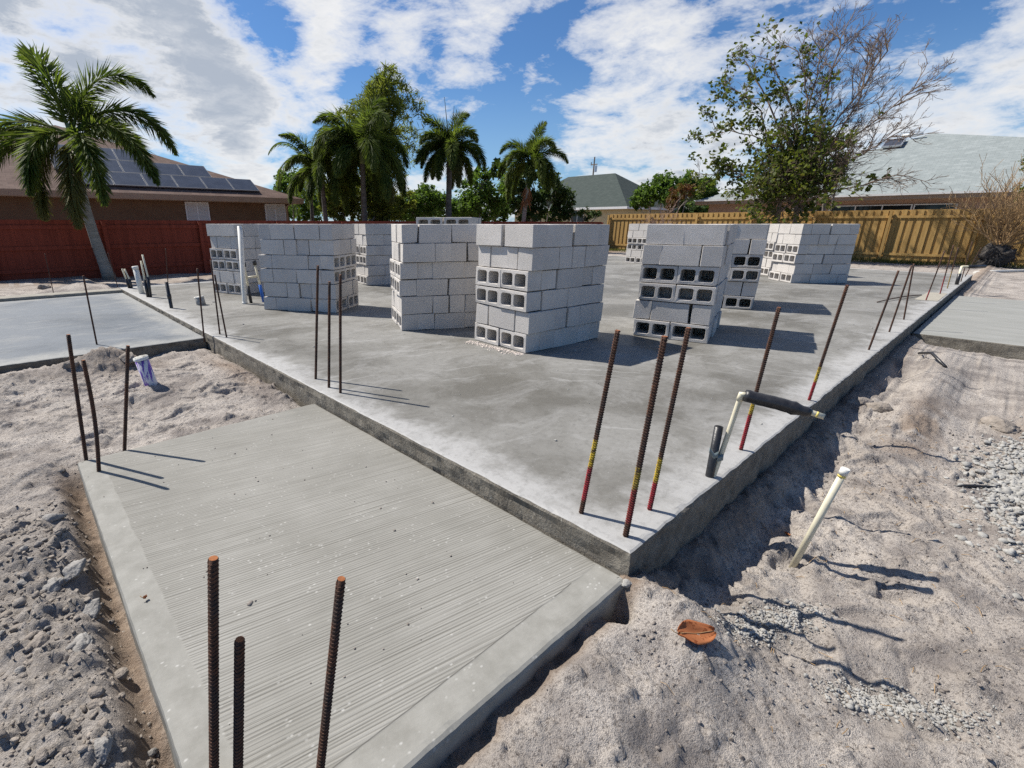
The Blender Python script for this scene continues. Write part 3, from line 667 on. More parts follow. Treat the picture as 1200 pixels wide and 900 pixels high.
for s in stacks:
    H_ = sum(h for _, h in s.lay); z = H_ + .001 + getattr(s, 'z0', 0)
    faces = {'short': (s.c, s.c + s.u * W2, -s.v), 'long': (s.c, s.c + s.v * D2, -s.u), 'farshort': (s.c + s.v * D2, s.c + s.v * D2 + s.u * W2, s.v), 'farlong': (s.c + s.u * W2, s.c + s.u * W2 + s.v * D2, s.u)}
    for li, (fn, h) in enumerate(s.lay):
        z -= h
        du, dv = random.uniform(-.014, .014), random.uniform(-.014, .014)
        for (u, v, k) in fn():
            ext_u = BL_ / 2 if k in 'uc' else BW / 2; ext_v = BL_ / 2 if k in 'vl' else BW / 2
            uu = u + du + random.choice((0, 0, 0, 0, 1, -1)) * .009 + random.uniform(-.003, .003); vv = v + dv + random.uniform(-.007, .007)
            hb = BW if k in 'cl' else BH
            M = block_matrix(s, uu, vv, k, z, hb)
            me = random.choice(LOW if k == 'l' else FULL)
            vis = None
            for fname, (a, b, nrm) in faces.items():
                on = {'short': v - ext_v < .01, 'long': u - ext_u < .01, 'farshort': v + ext_v > D2 - .01, 'farlong': u + ext_u > W2 - .01}[fname]
                if not on: continue
                p = s.c + s.u * (u if 'short' in fname else (0 if fname == 'long' else W2)) + s.v * (v if 'long' in fname else (0 if fname == 'short' else D2))
                if (cam2 - p).dot(nrm) <= 0: continue
                t = nrm.orthogonal()
                seen = False
                e = ext_u if 'short' in fname else ext_v
                axis_ = s.u if 'short' in fname else s.v
                tall = s is sF and li == 0
                for kk in (-.85, 0, .85):
                    q = p + axis_ * e * kk + nrm * .01
                    hit = False
                    for o_ in stacks:
                        if o_ is s or tall: continue
                        Q = o_.quad
                        if any(isect(cam2, q, Q[i], Q[(i + 1) % 4]) for i in range(4)): hit = True; break
                    if not hit: seen = True
                if seen:
                    pos = u if 'short' in fname else v
                    vis = (fname, pos) if vis is None or 'short' in fname else vis
            if s is sF and li > 0: vis = None
            if vis is None: hidden.append((M, me)); continue
            o = bpy.data.objects.new('concrete_block', me); COL.objects.link(o); o.matrix_world = M
            fname, pos = vis
            # index along the face, counted from the left as the camera sees it
            row = sorted({round(uu_ if 'short' in fname else vv_, 3) for (uu_, vv_, k_) in fn()
                          if {'short': vv_ - (BL_ / 2 if k_ in 'vl' else BW / 2) < .01, 'long': uu_ - (BL_ / 2 if k_ in 'uc' else BW / 2) < .01,
                              'farshort': vv_ + (BL_ / 2 if k_ in 'vl' else BW / 2) > D2 - .01, 'farlong': uu_ + (BL_ / 2 if k_ in 'uc' else BW / 2) > W2 - .01}[fname]})
            a, b, nrm = faces[fname]; ax = (s.u if 'short' in fname else s.v)
            rightdir = Vector((-(cam2 - a).y, (cam2 - a).x))      # screen-right as seen from the camera
            if ax.dot(rightdir) < 0: row = row[::-1]
            idx = row.index(round(pos, 3))
            lr = 'left' if (('short' in fname) == (s.side == 1)) else 'right'
            if s.side == -1: lr = 'right' if 'short' in fname else 'left'
            holes = 'holed' if (k == 'c' and 'short' in fname) else 'plain'
            nrow = len(s.lay)
            rowt = 'top row' if li == 0 else ('bottom row' if li == nrow - 1 else ORD[li] + ' row down')
            tag(o, f'{holes} block {ORD[idx]} from left, {rowt}, {lr} face of {s.desc}', 'concrete block', 'grey hollow blocks of ' + s.desc)
            n_vis += 1
mb = MB()
hv = []; hf = []; off = 0
cache = {}
for M, me in hidden:
    if me.name not in cache:
        cache[me.name] = (np.array([v.co for v in me.vertices]), [tuple(p.vertices) for p in me.polygons])
    co, fs = cache[me.name]; A = np.array(M)
    mb.v.extend(map(tuple, co @ A[:3, :3].T + A[:3, 3])); mb.f.extend([tuple(i + off for i in f) for f in fs]); off += len(co)
mb.mi = [0] * len(mb.f)
tag(mb.build('concrete_block', MAT['block']), 'grey hollow blocks at the backs and in the hearts of the stacks', 'concrete block', 'grey hollow blocks behind the visible faces', 'stuff')
print('visible blocks', n_vis, 'hidden', len(hidden))

# wooden pallet under the taller stack
pm = Matrix.Translation((sF.c.x, sF.c.y, 0)) @ Matrix(((sF.u.x, sF.v.x, 0, 0), (sF.u.y, sF.v.y, 0, 0), (0, 0, 1, 0), (0, 0, 0, 1)))
th = thing('pallet', 'wooden pallet under the taller stack behind', 'pallet', (sF.c.x, sF.c.y, 0)); pm = Matrix.Translation((-sF.c.x, -sF.c.y, 0)) @ pm
pw_ = mottled('pallet_wood', (.25, .18, .11), (.36, .27, .17), 8, .85, .3, 40, .004, stretch=(1, 6, 1))
for k in range(3): q = MB(); q.box((.03 + k * .3, -.02, .02), (.08 + k * .3, D2 + .02, .105), 0, pm); q.build('stringer', pw_, th)
for k in range(7): q = MB(); q.box((-.01, -.02 + k * .172, .106), (W2 + .01, .085 + k * .172, .129), 0, pm); q.build('deck_board', pw_, th)
for k in range(3): q = MB(); q.box((-.01, -.02 + k * .516, .001), (W2 + .01, .085 + k * .516, .019), 0, pm); q.build('deck_board', pw_, th)
# ------------------------------------------------------------------ rods
def rebar_path(base, top, bend=None, n=14):
    b, t = Vector(base), Vector(top); pts = []
    for i in range(n + 1):
        k = i / n; p = b.lerp(t, k)
        if bend is not None: p += Vector(bend) * math.sin(math.pi * k) * 1.0
        pts.append(p)
    return pts
REBAR_N = [0]
def rebar(base, top, label, group, rad=.0085, bands=(), bend=None, ribs=True, sink=.06):
    base = Vector(base); top = Vector(top)
    pts = rebar_path(base, top, bend); d0 = (pts[1] - pts[0]).normalized()
    pts = [pts[0] - d0 * sink] + pts
    mb = MB(); mb.tube(pts, rad, 10, 0, True, 1)
    if ribs:
        # rolled ribs: alternate half rings leaning across the bar, and two long ribs
        L = [0]
        for a, b in zip(pts, pts[1:]): L.append(L[-1] + (b - a).length)
        s = .01
        while s < L[-1] - .006:
            i = max(j for j in range(len(L)) if L[j] <= s); i = min(i, len(pts) - 2)
            p = pts[i].lerp(pts[i + 1], (s - L[i]) / (L[i + 1] - L[i])); t = (pts[i + 1] - pts[i]).normalized()
            a = t.cross(Vector((.3, 1, 0))).normalized(); c = a.cross(t); half = []
            for k in range(13):
                q = 2 * math.pi * k / 12
                half.append(p + (a * math.cos(q) + c * math.sin(q)) * (rad + .0008) + t * .0035 * math.sin(q * 2))
            mb.tube(half, .0019, 4, 0, False); s += .0105
        for sg in (-1, 1):
            a = d0.cross(Vector((.3, 1, 0))).normalized()
            mb.tube([p + a * (rad * .98 * sg) for p in pts], .0013, 4, 0, False)
    m = MAT['rebar'] if not bands else mk_rebar('painted_rusty_steel', list(bands))
    o = mb.build('rebar_rod', [m, MAT['rust_end']], None, False, base)
    for p in o.data.polygons: p.use_smooth = len(p.vertices) == 4
    return tag(o, label, 'rebar', group)
def rb(bpx, tpx, label, group, z=0, **k):
    b = onz(*bpx, z); t = above(b, *tpx)
    if 'bp' in k:
        bl = []
        for v, c in k.pop('bp'): bl.append((above(b, bpx[0] + (tpx[0] - bpx[0]) * (bpx[1] - v) / (bpx[1] - tpx[1]), v).z - b.z, c))
        k['bands'] = [(bl[i][0], bl[i + 1][0], bl[i][1]) for i in range(len(bl) - 1)]
    return rebar(b, t, label, group, **k)
GC, GM, GL, GR, GF, GB = 'painted rebar rods at the slab corner', 'rebar rods on the slab front edge', 'rebar rods by the garage slab', 'rebar rods along the right slab edge', 'rebar rods in the entry slab', 'rebar rods along the far left kerb'
rb((681, 601), (724, 387), 'leftmost rust-brown rod of three at the corner, red and yellow foot', GC, bp=[(585, RED), (546, YEL), (516, None)])
rb((733, 628), (779, 394), 'tallest rusty rod nearest the slab corner, dull red foot', GC, bp=[(612, (.2, .025, .025)), (572, (.3, .22, .03)), (548, None)], rad=.0095)
rb((761, 597), (807, 384), 'right rod of the corner three, bright red foot and yellow band', GC, bp=[(598, RED), (564, YEL), (537, None)])
rb((868, 527), (913, 360), 'rusty rod behind the black insulated pipe, red foot', GR, bp=[(526, RED), (485, YEL), (471, None)])
rb((948, 469), (993, 334), 'rusty rod alone past the black pipe, red foot and yellow band', GR, bp=[(470, RED), (447, YEL), (431, None)])
rb((1018, 410), (1053, 317), 'plain dark rod, nearest of the unpainted three on right edge', GR, ribs=False)
rb((1042, 389), (1068.5, 311), 'plain dark rod, middle of the unpainted three on right edge', GR, ribs=False)
rb((1059, 374.5), (1071, 309), 'plain dark rod, farthest of the unpainted three on right edge', GR, ribs=False)
rb((1085, 352), (1107, 294), 'rod with dull red foot standing by the grout patch', GR, ribs=False, bp=[(353, (.3, .03, .04)), (340, None)])
rb((1101.5, 344.5), (1117.5, 287), 'rod with long red foot behind the grout patch', GR, ribs=False, bp=[(345, RED), (324, None)])
rb((1110, 338), (1123, 290), 'rod with yellowish foot near the far slab corner', GR, ribs=False, bp=[(338, (.4, .28, .1)), (318, None)])
rb((1126, 330), (1139.5, 283), 'thin faint rod beside the far bent pipe', GR, ribs=False)
rb((1131, 324), (1150, 290), 'last thin rod at the far slab corner', GR, ribs=False)
b0, b1 = Vector((8.6, .62, .012)), Vector((10.2, .29, .014))
rebar(b0, b1, 'bent dark rod lying flat on the slab rim', GR, ribs=False, sink=0, bend=(0, 0, .02))
rb((370, 444), (372.4, 311), 'tallest rod of three on the front edge, leftmost', GM, rad=.0085)
rb((385.5, 454), (386, 330), 'shortest dark rod of three on the front edge, in the middle', GM)
rb((399, 460.4), (398.7, 322), 'rusty orange-brown rod of three on the front edge, rightmost', GM)
rb((239, 394.5), (231.2, 314.5), 'left rod of three at the garage step corner', GL, ribs=False, z=-.02)
rb((257.7, 391.8), (247, 304.5), 'middle, tallest rod of three at the garage step corner', GL, ribs=False)
rb((265.6, 395.4), (251.5, 322), 'right rod of three at the garage step corner', GL, ribs=False)
rb((196.8, 331), (194, 291), 'thin far rod rising behind the black conduit stub', GL, ribs=False)
b = onz(113.5, 403.5, -.05); rebar(b, above(b, 97.5, 323), 'lone rod on the garage slab behind the sand mound', GL, ribs=False)
b = onz(62, 340, 0); rebar(b, above(b, 52.5, 297), 'thin rod on the far kerb before the red fence, left', GB, ribs=False, rad=.007)
b = onz(137, 333, 0); rebar(b, above(b, 126.5, 296), 'thin rod on the far kerb beside the palm foot', GB, ribs=False, rad=.007)
b = onz(101, 538, -.1); rebar(b, above(b, 80, 392), 'leftmost straight rod at the far corner of entry slab', GF)
b = onz(116, 552, -.1); rebar(b, above(b, 97.5, 422), 'rod with a bent foot at the far corner of entry slab', GF, bend=(.012, -.012, 0))
b = onz(146, 527, -.1); rebar(b, above(b, 150, 405), 'grey-brown rod standing apart on the far edge of entry slab', GF)
b = onz(251, 905, -.1); rebar(b, above(b, 250, 654), 'tall foreground rod, leftmost of the three close ones', GF, rad=.0095)
b = onz(279, 915, -.1); rebar(b, above(b, 281, 749), 'shortest foreground rod with orange rusty end', GF, rad=.0095)
b = onz(375, 905, -.1); rebar(b, above(b, 400, 678), 'dark ribbed foreground rod leaning right, rusty tip', GF, rad=.0085)

# ------------------------------------------------------------------ pipes
def pipe(name, pts, r, mat, parent=None, n=16, hollow=None, cap=True):
    mb = MB()
    if hollow: mb.ring_pipe(pts, r, hollow, n)
    else: mb.tube(pts, r, n, 0, cap)
    o = mb.build(name, mat, None, True, pts[0])
    for p in o.data.polygons:
        if len(p.vertices) > 4: p.use_smooth = False
    if parent is not None: world_child(o, parent)
    return o
# insulated water line at the right slab edge
b = onz(836, 558); t = above(b, 869, 462)
e1 = onz(952, 484, .392); e2 = onz(966, 488.5, .385)
th = thing('water_pipe', 'cream pipe bent over the slab edge under a black wrapped sleeve', 'pipe', b)
k = t + (e1 - t).normalized() * .03
pipe('pipe_run', [b - Vector((0, 0, .05)), b, b.lerp(t, .5) + Vector((.004, 0, 0)), t - (t - b).normalized() * .02, t, k], .0115, MAT['pvc_cream'], th)
pipe('pipe_end', [e1 - (e2 - e1) * .5, e2], .0125, MAT['pvc_cream'], th, hollow=.009)
pipe('glue_ring', [e1 + (e2 - e1) * .32, e1 + (e2 - e1) * .5], .0133, MAT['glue'], th)
d = (e1 - t).normalized(); sl = [t + d * .012]
rads = [.027]
for i in range(1, 17):
    q = i / 16; sl.append(t.lerp(e1, .04 + .94 * q) + Vector((0, 0, -.0015 * math.sin(q * 9)))); rads.append(.0285 + .0006 * math.sin(i * 2.1) - (.012 * max(0, q - .75) / .25 if q > .75 else 0) + (.003 if i in (12, 15) else 0))
mb = MB(); mb.tube(sl, rads, 18); o = mb.build('black_sleeve', MAT['black_plastic'], None, True, sl[0]); world_child(o, th)
pipe('elbow', [t - (t - b).normalized() * .03, t, t + d * .02], .0145, MAT['pvc_cream'], th)
b2 = onz(831.5, 558); t2 = above(b2, 842.5, 500)
th = thing('conduit_stub', 'black conduit stub with pale tape beside the cream pipe', 'conduit', b2)
pipe('conduit', [b2 - Vector((0, 0, .05)), t2], .019, MAT['black_plastic'], th, hollow=.015)
mb = MB(); tp = b2.lerp(t2, .55)
a_ = Vector((math.sin(AR), -math.cos(AR), 0)); 
vs = []
for i in range(7):
    w = i / 6; c0 = tp + a_ * (-.025 + .06 * w) + Vector((-.022, -.012, 0)) + Vector((0, .012 * math.sin(i * 1.7), .012 * math.sin(i * 2.3) - .035 * w))
    vs += [c0 + Vector((0, 0, -.012 - .008 * w)), c0 + Vector((.003, .003, .012))]
mb.add(vs, [(2 * i, 2 * i + 2, 2 * i + 3, 2 * i + 1) for i in range(6)])
o = mb.build('tape_flap', MAT['clear_tape'], None, True, tp); world_child(o, th)
sol = o.modifiers.new('thick', 'SOLIDIFY'); sol.thickness = .0015
# lone cream stub in the sand
b = onz(937, 648, -.29); b.z = -.36; b = onz(936.5, 650, -.27); t = above(b, 990, 551)
th = thing('capped_pipe', 'cream capped pipe standing alone in the right-hand sand', 'pipe', b)
dd = (t - b).normalized()
pipe('pipe_run', [b - dd * .12, t], .0135, MAT['pvc_cream'], th)
pipe('pipe_cap', [t - dd * .022, t + dd * .008], .016, MAT['pvc'], th)
pipe('glue_ring', [t - dd * .034, t - dd * .0225], .0148, MAT['glue'], th)
# purple primed drain in the yard
b = ground_px(177, 450); t = above(b, 164.5, 418.5); dd = (t - b).normalized()
th = thing('drain_pipe', 'white open drain pipe smeared with purple primer in the sand', 'pipe', b)
pipe('pipe_run', [b - dd * .2, t - dd * .01], .050, MAT['primer'], th, 24)
pipe('rim', [t - dd * .02, t], .056, MAT['pvc'], th, 24, hollow=.047)
# stubs along the far left edge of the slab
b = onz(287, 356); t = above(b, 281, 265)
th = thing('vent_pipe', 'tall white vent pipe standing before the left stacks', 'pipe', b); dd = (t - b).normalized()
pipe('pipe_run', [b - dd * .05, t], .036, MAT['pvc'], th, 20, hollow=.031); pipe('foot_collar', [b, b + dd * .03], .04, MAT['pvc'], th, 20)
b = onz(166.5, 344); t = above(b, 158, 312)
th = thing('white_stub', 'thick white pipe stub between two thin ones at the far left', 'pipe', b); dd = (t - b).normalized()
pipe('pipe_run', [b - dd * .05, t - dd * .04], .045, MAT['pvc'], th, 20); pipe('pipe_cap', [t - dd * .05, t], .05, MAT['pvc'], th, 20)
for (u0, v0, u1, v1, lab, gap) in ((152, 337.5, 143, 315, 'thin pale pipe pair in black sleeves, farthest left stub', .0), (173.5, 348, 164.5, 302, 'taller pale pipe pair in black sleeves right of thick stub', .1)):
    b = onz(u0, v0); t = above(b, u1, v1); th = thing('water_stub', lab, 'pipe', b, 'pipe pairs at the far left slab edge')
    for kx in (0, 1):
        o_ = Vector((.03 * kx, -.035 * kx, 0)); tt = t + o_ + Vector((0, 0, gap * (kx - .5)))
        pipe('pipe_run', [b + o_, b.lerp(tt, .5) + o_, tt], .014, MAT['pvc_cream'], th, 10)
        pipe('black_sleeve', [b + o_ - Vector((0, 0, .04)), b.lerp(tt, .48) + o_], .024, MAT['black_plastic'], th, 10)
b = onz(201, 361); t = above(b, 195, 330.5)
th = thing('conduit_stub', 'black conduit stub on the slab left of the grey pipe end', 'conduit', b); dd = (t - b).normalized()
pipe('conduit', [b - dd * .05, t], .024, MAT['black_plastic'], th, 14, hollow=.019); pipe('coupling', [b + dd * .14, b + dd * .2], .029, MAT['black_plastic'], th, 14)
b = onz(236, 357); t = above(b, 233, 347.5); dd = (t - b).normalized()
th = thing('drain_stub', 'short wide grey pipe end on the slab by the garage rods', 'pipe', b)
pipe('pipe_run', [b - dd * .04, t - dd * .005], .066, mottled('grey_pvc', (.35, .34, .32), (.25, .24, .22), 9, .6, 0), th, 22); pipe('rim', [t - dd * .012, t], .072, MAT['pvc'], th, 22, hollow=.062)
# H-shaped water manifold
b1_ = onz(294.5, 355); t1_ = above(b1_, 286, 311); b2_ = onz(309.5, 354); t2_ = above(b2_, 298.5, 309)
th = thing('water_manifold', 'H-shaped cream pipe loop with blue and black sleeves', 'pipe', b1_.lerp(b2_, .5))
for bb, tt, sm in ((b1_, t1_, MAT['black_plastic']), (b2_, t2_, MAT['blue_plastic'])):
    pipe('pipe_run', [bb - Vector((0, 0, .04)), bb.lerp(tt, .5), tt], .0165, MAT['pvc_cream'], th, 12)
    pipe('sleeve', [bb - Vector((0, 0, .04)), bb.lerp(tt, .46)], .024, sm, th, 12)
    dd = (tt - bb).normalized(); pipe('valve', [tt - dd * .02, tt + dd * .05], .03, MAT['black_plastic'], th, 12)
pipe('crossbar', [b1_.lerp(t1_, .68), b2_.lerp(t2_, .68)], .0155, MAT['pvc_cream'], th, 12)
# far right bent pipe and the long line on the ground
b = onz(1121, 333.5); t = above(b, 1127, 312.5); e = t + Vector((1.1, -.75, -.01)); e = onz(1154, 312.4, t.z) if False else t + (onx(1154, 312.2, t.x + .5) - t)
th = thing('water_pipe', 'bent pale pipe in black sleeves at the far slab corner', 'pipe', b)
pipe('pipe_run', [b - Vector((0, 0, .04)), t], .02, MAT['pvc_cream'], th, 10); pipe('black_sleeve', [b - Vector((0, 0, .04)), b.lerp(t, .62)], .03, MAT['black_plastic'], th, 10)
pipe('pipe_arm', [t, e], .022, MAT['pvc_cream'], th, 10); pipe('arm_sleeve', [t.lerp(e, .25), e], .034, MAT['black_plastic'], th, 10)
a = onz(1142, 319.5, -.2); c = onz(1215, 316.5, -.2)
tag(pipe('long_pipe', [a, a.lerp(c, .35) + Vector((.05, 0, .01)), a.lerp(c, .7), c], .04, MAT['pvc'], None, 10), 'long pale pipe lying on the sand below the dead shrub', 'pipe')
# black irrigation tube ends in the right sand
def strap(pts, lab, r=.008):
    P = []
    for (u, v, dz) in pts:
        p = ground_px(u, v); p.z += dz; P.append(p)
    tag(pipe('irrigation_tube', P, r, MAT['black_plastic'], None, 8), lab, 'tube', 'black tubes poking from the sand')
strap([(1116, 569, -.01), (1130, 571, .012), (1160, 573, .014), (1185, 576, .006), (1215, 580, -.02)], 'black tube half buried across the pale gravel patch')
strap([(1077, 414, .0), (1090, 419, .05), (1108, 430, .0)], 'short black tube by the near corner of patio slab', .014)

# ------------------------------------------------------------------ rocks, gravel, litter
def ico(sub=1):
    bm = bmesh.new(); bmesh.ops.create_icosphere(bm, subdivisions=sub, radius=1.0)
    v = np.array([x.co for x in bm.verts]); f = np.array([[x.index for x in q.verts] for q in bm.faces]); bm.free(); return v, f
I1, I2, I4 = ico(1), ico(2), ico(4)
def facet(seed):
    q = np.random.default_rng(seed); v, f = I2; v = v.copy()
    for _ in range(9):
        d = unit(q.normal(0, 1, 3)); e = np.clip(v @ d - q.uniform(.35, .8), 0, None); v = v - e[:, None] * d
    return v * q.uniform(.8, 1.3, 3), f
def scatter(name, pts, sizes, mat, label, kind='stuff', base=I1, flat=.65, cat='gravel'):
    v, f = base; n = len(pts); nv = len(v)
    rr = rng.uniform(.45, 1.35, (n, nv, 1)) if nv < 20 else rng.uniform(.93, 1.06, (n, nv, 1))
    sc = np.asarray(sizes)[:, None, None] * np.concatenate([rng.uniform(.7, 1.3, (n, 1, 2)), rng.uniform(.5, 1., (n, 1, 1)) * flat * 1.3], 2)
    P = v[None] * rr * sc; a = rng.uniform(0, 6.28, n); c, s = np.cos(a)[:, None], np.sin(a)[:, None]
    x = P[..., 0] * c - P[..., 1] * s; y = P[..., 0] * s + P[..., 1] * c
    V = np.stack([x, y, P[..., 2]], 2) + np.asarray(pts)[:, None, :]
    Fq = (f[None] + (np.arange(n) * nv)[:, None, None]).reshape(-1, 3)
    return tag(np_mesh(name, V.reshape(-1, 3), Fq, mat), label, cat, kind=kind)
def onground(x, y, dz=0): return np.stack([x, y, ground_h(x, y)[0] + dz], 1)
def in_slab(x, y): return ((x > -.03) & (y > -.03) & (y < 10.6) & (x < 16.2)) | ((x > -1.5) & (x < .05) & (y > -.03) & (y < 2.52)) | ((x < 0) & (y > 5.05) & (y < 10.45)) | ((x > 6.8) & (x < 12) & (y < .05))
x = rng.uniform(-2.6, 3.8, 26000); y = rng.uniform(-1.4, 5.1, 26000); dens = fbm(x, y, .3, 4, 91); kx = ~in_slab(x, y) & (dens > rng.uniform(-.35, .4, 26000)); x, y = x[kx], y[kx]
scatter('pebbles', onground(x, y, .0), np.minimum(rng.gamma(1.4, .0018, len(x)) + .0012, .0075), MAT['pebble'], 'small dark pebbles and crumbs strewn over the sand')
for q_, n_ in enumerate((420, 420)):
    x = rng.uniform(-.6, 3.4, n_ * 6); y = rng.uniform(-1.35, -.08, n_ * 6); dens = fbm(x, y, .22, 3, 95 + q_); kx = ~in_slab(x, y) & (dens > .12); x, y = x[kx], y[kx]
    scatter('clods', onground(x, y, .002), np.minimum(rng.gamma(1.4, .0021, len(x)) + .0016, .008), MAT[('clod', 'pebble')[q_]], ('sandy', 'dark')[q_] + ' crumbs clustered on the right-hand sand', base=facet(60 + q_), flat=.8, cat='clods')
# broken concrete crumbs beside the entry slab
x = rng.normal(-1.68, .11, 1500); y = rng.uniform(.1, 2.15, 1500); kx = (x < -1.5); x, y = x[kx], y[kx]
scatter('rubble', onground(x, y, .0), rng.gamma(1.3, .0032, len(x)) + .0016, MAT['rock_dark'], 'grey broken mortar crumbs along the left edge of the entry slab', cat='rubble')
for q_, (n_, mt_) in enumerate(((22, 'rock'), (30, 'rock_dark'), (40, 'clod'))):
    x = rng.normal(-1.69, .09, n_); y = rng.uniform(.15, 2.1, n_); kx = (x < -1.52); x, y = x[kx], y[kx]
    scatter('rubble', onground(x, y, .004), rng.gamma(2.2, .0055, len(x)) + .004, MAT[mt_], ('pale', 'brown', 'dark')[q_] + ' angular mortar lumps left of the entry slab', base=facet(40 + q_), flat=.75, cat='rubble')
def patch(cx_, cy_, sx, sy, n, s, lab, mat='rock_pale', ang=0):
    a = rng.normal(0, 1, n) * sx; c = rng.normal(0, 1, n) * sy
    x = cx_ + a * math.cos(ang) - c * math.sin(ang); y = cy_ + a * math.sin(ang) + c * math.cos(ang); kx = ~in_slab(x, y)
    x, y = x[kx], y[kx]; m_ = len(x) // 7
    scatter('gravel', onground(x[:m_], y[:m_], .003), s * rng.uniform(.8, 1.9, m_), MAT[mat], lab + ', larger lumps', base=facet(int(n)), flat=1.0)
    scatter('gravel', onground(x, y, .002), np.minimum(s * .55 * np.exp(rng.normal(0, .6, len(x))), s * 2.5), MAT[mat], lab, flat=1.0)
patch(.40, -.39, .13, .035, 2200, .0042, 'pale mortar crumbs spilt beside the dry leaf', ang=-.4)
patch(.36, -.78, .11, .035, 2000, .0045, 'pale mortar crumbs strewn at the lower right', ang=-.9)
patch(2.65, -1.08, .42, .12, 7000, .010, 'whitish gravel patch at the right edge')
patch(15.2, 11.4, 1.6, .35, 500, .05, 'white rubble heap past the far slab edge')
for i, (u, v, z, sx, lab, mt) in enumerate((
    (58, 690, -.15, .042, 'long grey mortar chunk lying left of the entry slab', 'rock'), (88, 668, -.15, .048, 'upper angular mortar chunk near the slab trench', 'rock'),
    (105, 716, -.15, .044, 'pale-topped mortar chunk in the middle of the rubble', 'rock'), (95, 757, -.15, .042, 'light flat mortar lump below the pale chunk', 'rock'),
    (45, 755, -.15, .038, 'rough dark lump at the left of the rubble', 'rock_dark'), (118, 878, -.15, .042, 'whitish mortar lump at the bottom of the rubble', 'rock'),
    (70, 620, -.15, .036, 'crumbled clod cluster at the top of the rubble', 'rock_dark'), (175, 885, -.23, .020, 'small mortar lump by the slab foot', 'rock'),
    (70, 552, -.12, .032, 'dark clod beside the bent rod', 'rock_dark'), (150, 422, -.02, .10, 'dark earth lump capping the sand mound', 'rock_dark'),
    (84, 428, -.09, .06, 'dark earth lump left of the sand mound', 'rock_dark'), (52, 338, -.05, .17, 'grey boulder behind the far kerb', 'rock_dark'),
    (830, 496, -.2, .0, '', 'rock_dark'), (735, 684, -.17, .022, 'pale broken corner lump below the slab corner', 'rock_pale'), (1008, 472, -.17, .07, 'brown sand clod beside the shaded slab wall', 'rock_dark'),
    (1030, 480, -.17, .085, 'larger brown sand clod on the bank by the wall', 'rock_dark'), (790, 585, -.2, .0, '', 'rock_dark'), (870, 705, -.27, .016, 'grey crumb above the gravel spill', 'rock_dark'), (1172, 500, -.22, .10, 'brown root clod at the right edge', 'rock_dark'))):
    if sx == 0: continue
    p = ground_px(u, v); zz_ = p.z
    vv, ff = I4; n_ = vv
    nz = np.zeros(len(vv))
    for q, amp in ((1.3, .45), (3.0, .25), (7., .12)):
        nz += amp * (fbm(vv[:, 0] * q + i * 7, vv[:, 1] * q + vv[:, 2] * q * 1.7, 1.0, 2, i * 5 + int(q)))
    cellc = np.round((vv + nz[:, None] * .6) * 2.2) / 2.2
    VV = vv * (1 + nz[:, None] * .5)
    for _ in range(16):
        dn_ = unit(rng.normal(0, 1, 3)); lim_ = rng.uniform(.55, .92); ex = np.clip(VV @ dn_ - lim_, 0, None); VV = VV - ex[:, None] * dn_ * .9
    VV = VV + .12 * fbm(VV[:, 0] * 6 + 3, VV[:, 1] * 6 + VV[:, 2] * 7, 1., 4, i, .7)[:, None] * vv
    VV = VV + .05 * fbm(VV[:, 0] * 9, VV[:, 1] * 9 + VV[:, 2] * 11, 1., 2, i)[:, None] * vv
    VV = VV * np.array([1.35, .85, .62]) * sx
    ca = rng.uniform(0, 3.1); rot = np.array([[math.cos(ca), -math.sin(ca), 0], [math.sin(ca), math.cos(ca), 0], [0, 0, 1]])
    VV = VV @ rot.T + np.array([p.x, p.y, zz_ + sx * .08])
    tag(np_mesh('mortar_lump' if mt != 'rock_dark' else 'earth_clod', VV, ff, MAT[mt], loc=(p.x, p.y, zz_)), lab, 'rubble', 'loose lumps on the sand')
# spilled grit under the bottom cores of the nearest stack
x = 1.96 - np.abs(rng.normal(0, .03, 1600)) * (1 + 1.2 * rng.uniform(0, 1, 1600)) + .03; y = rng.uniform(2.14, 2.88, 1600); 
scatter('mortar_grit', np.stack([x, y, np.full(1600, .001)], 1), rng.gamma(1.3, .0022, 1600) + .001, mottled('pinkish_grit', (.5, .43, .38), (.62, .56, .5), 20, .95, .2), 'pinkish white grit spilt under the nearest stack', cat='grit')
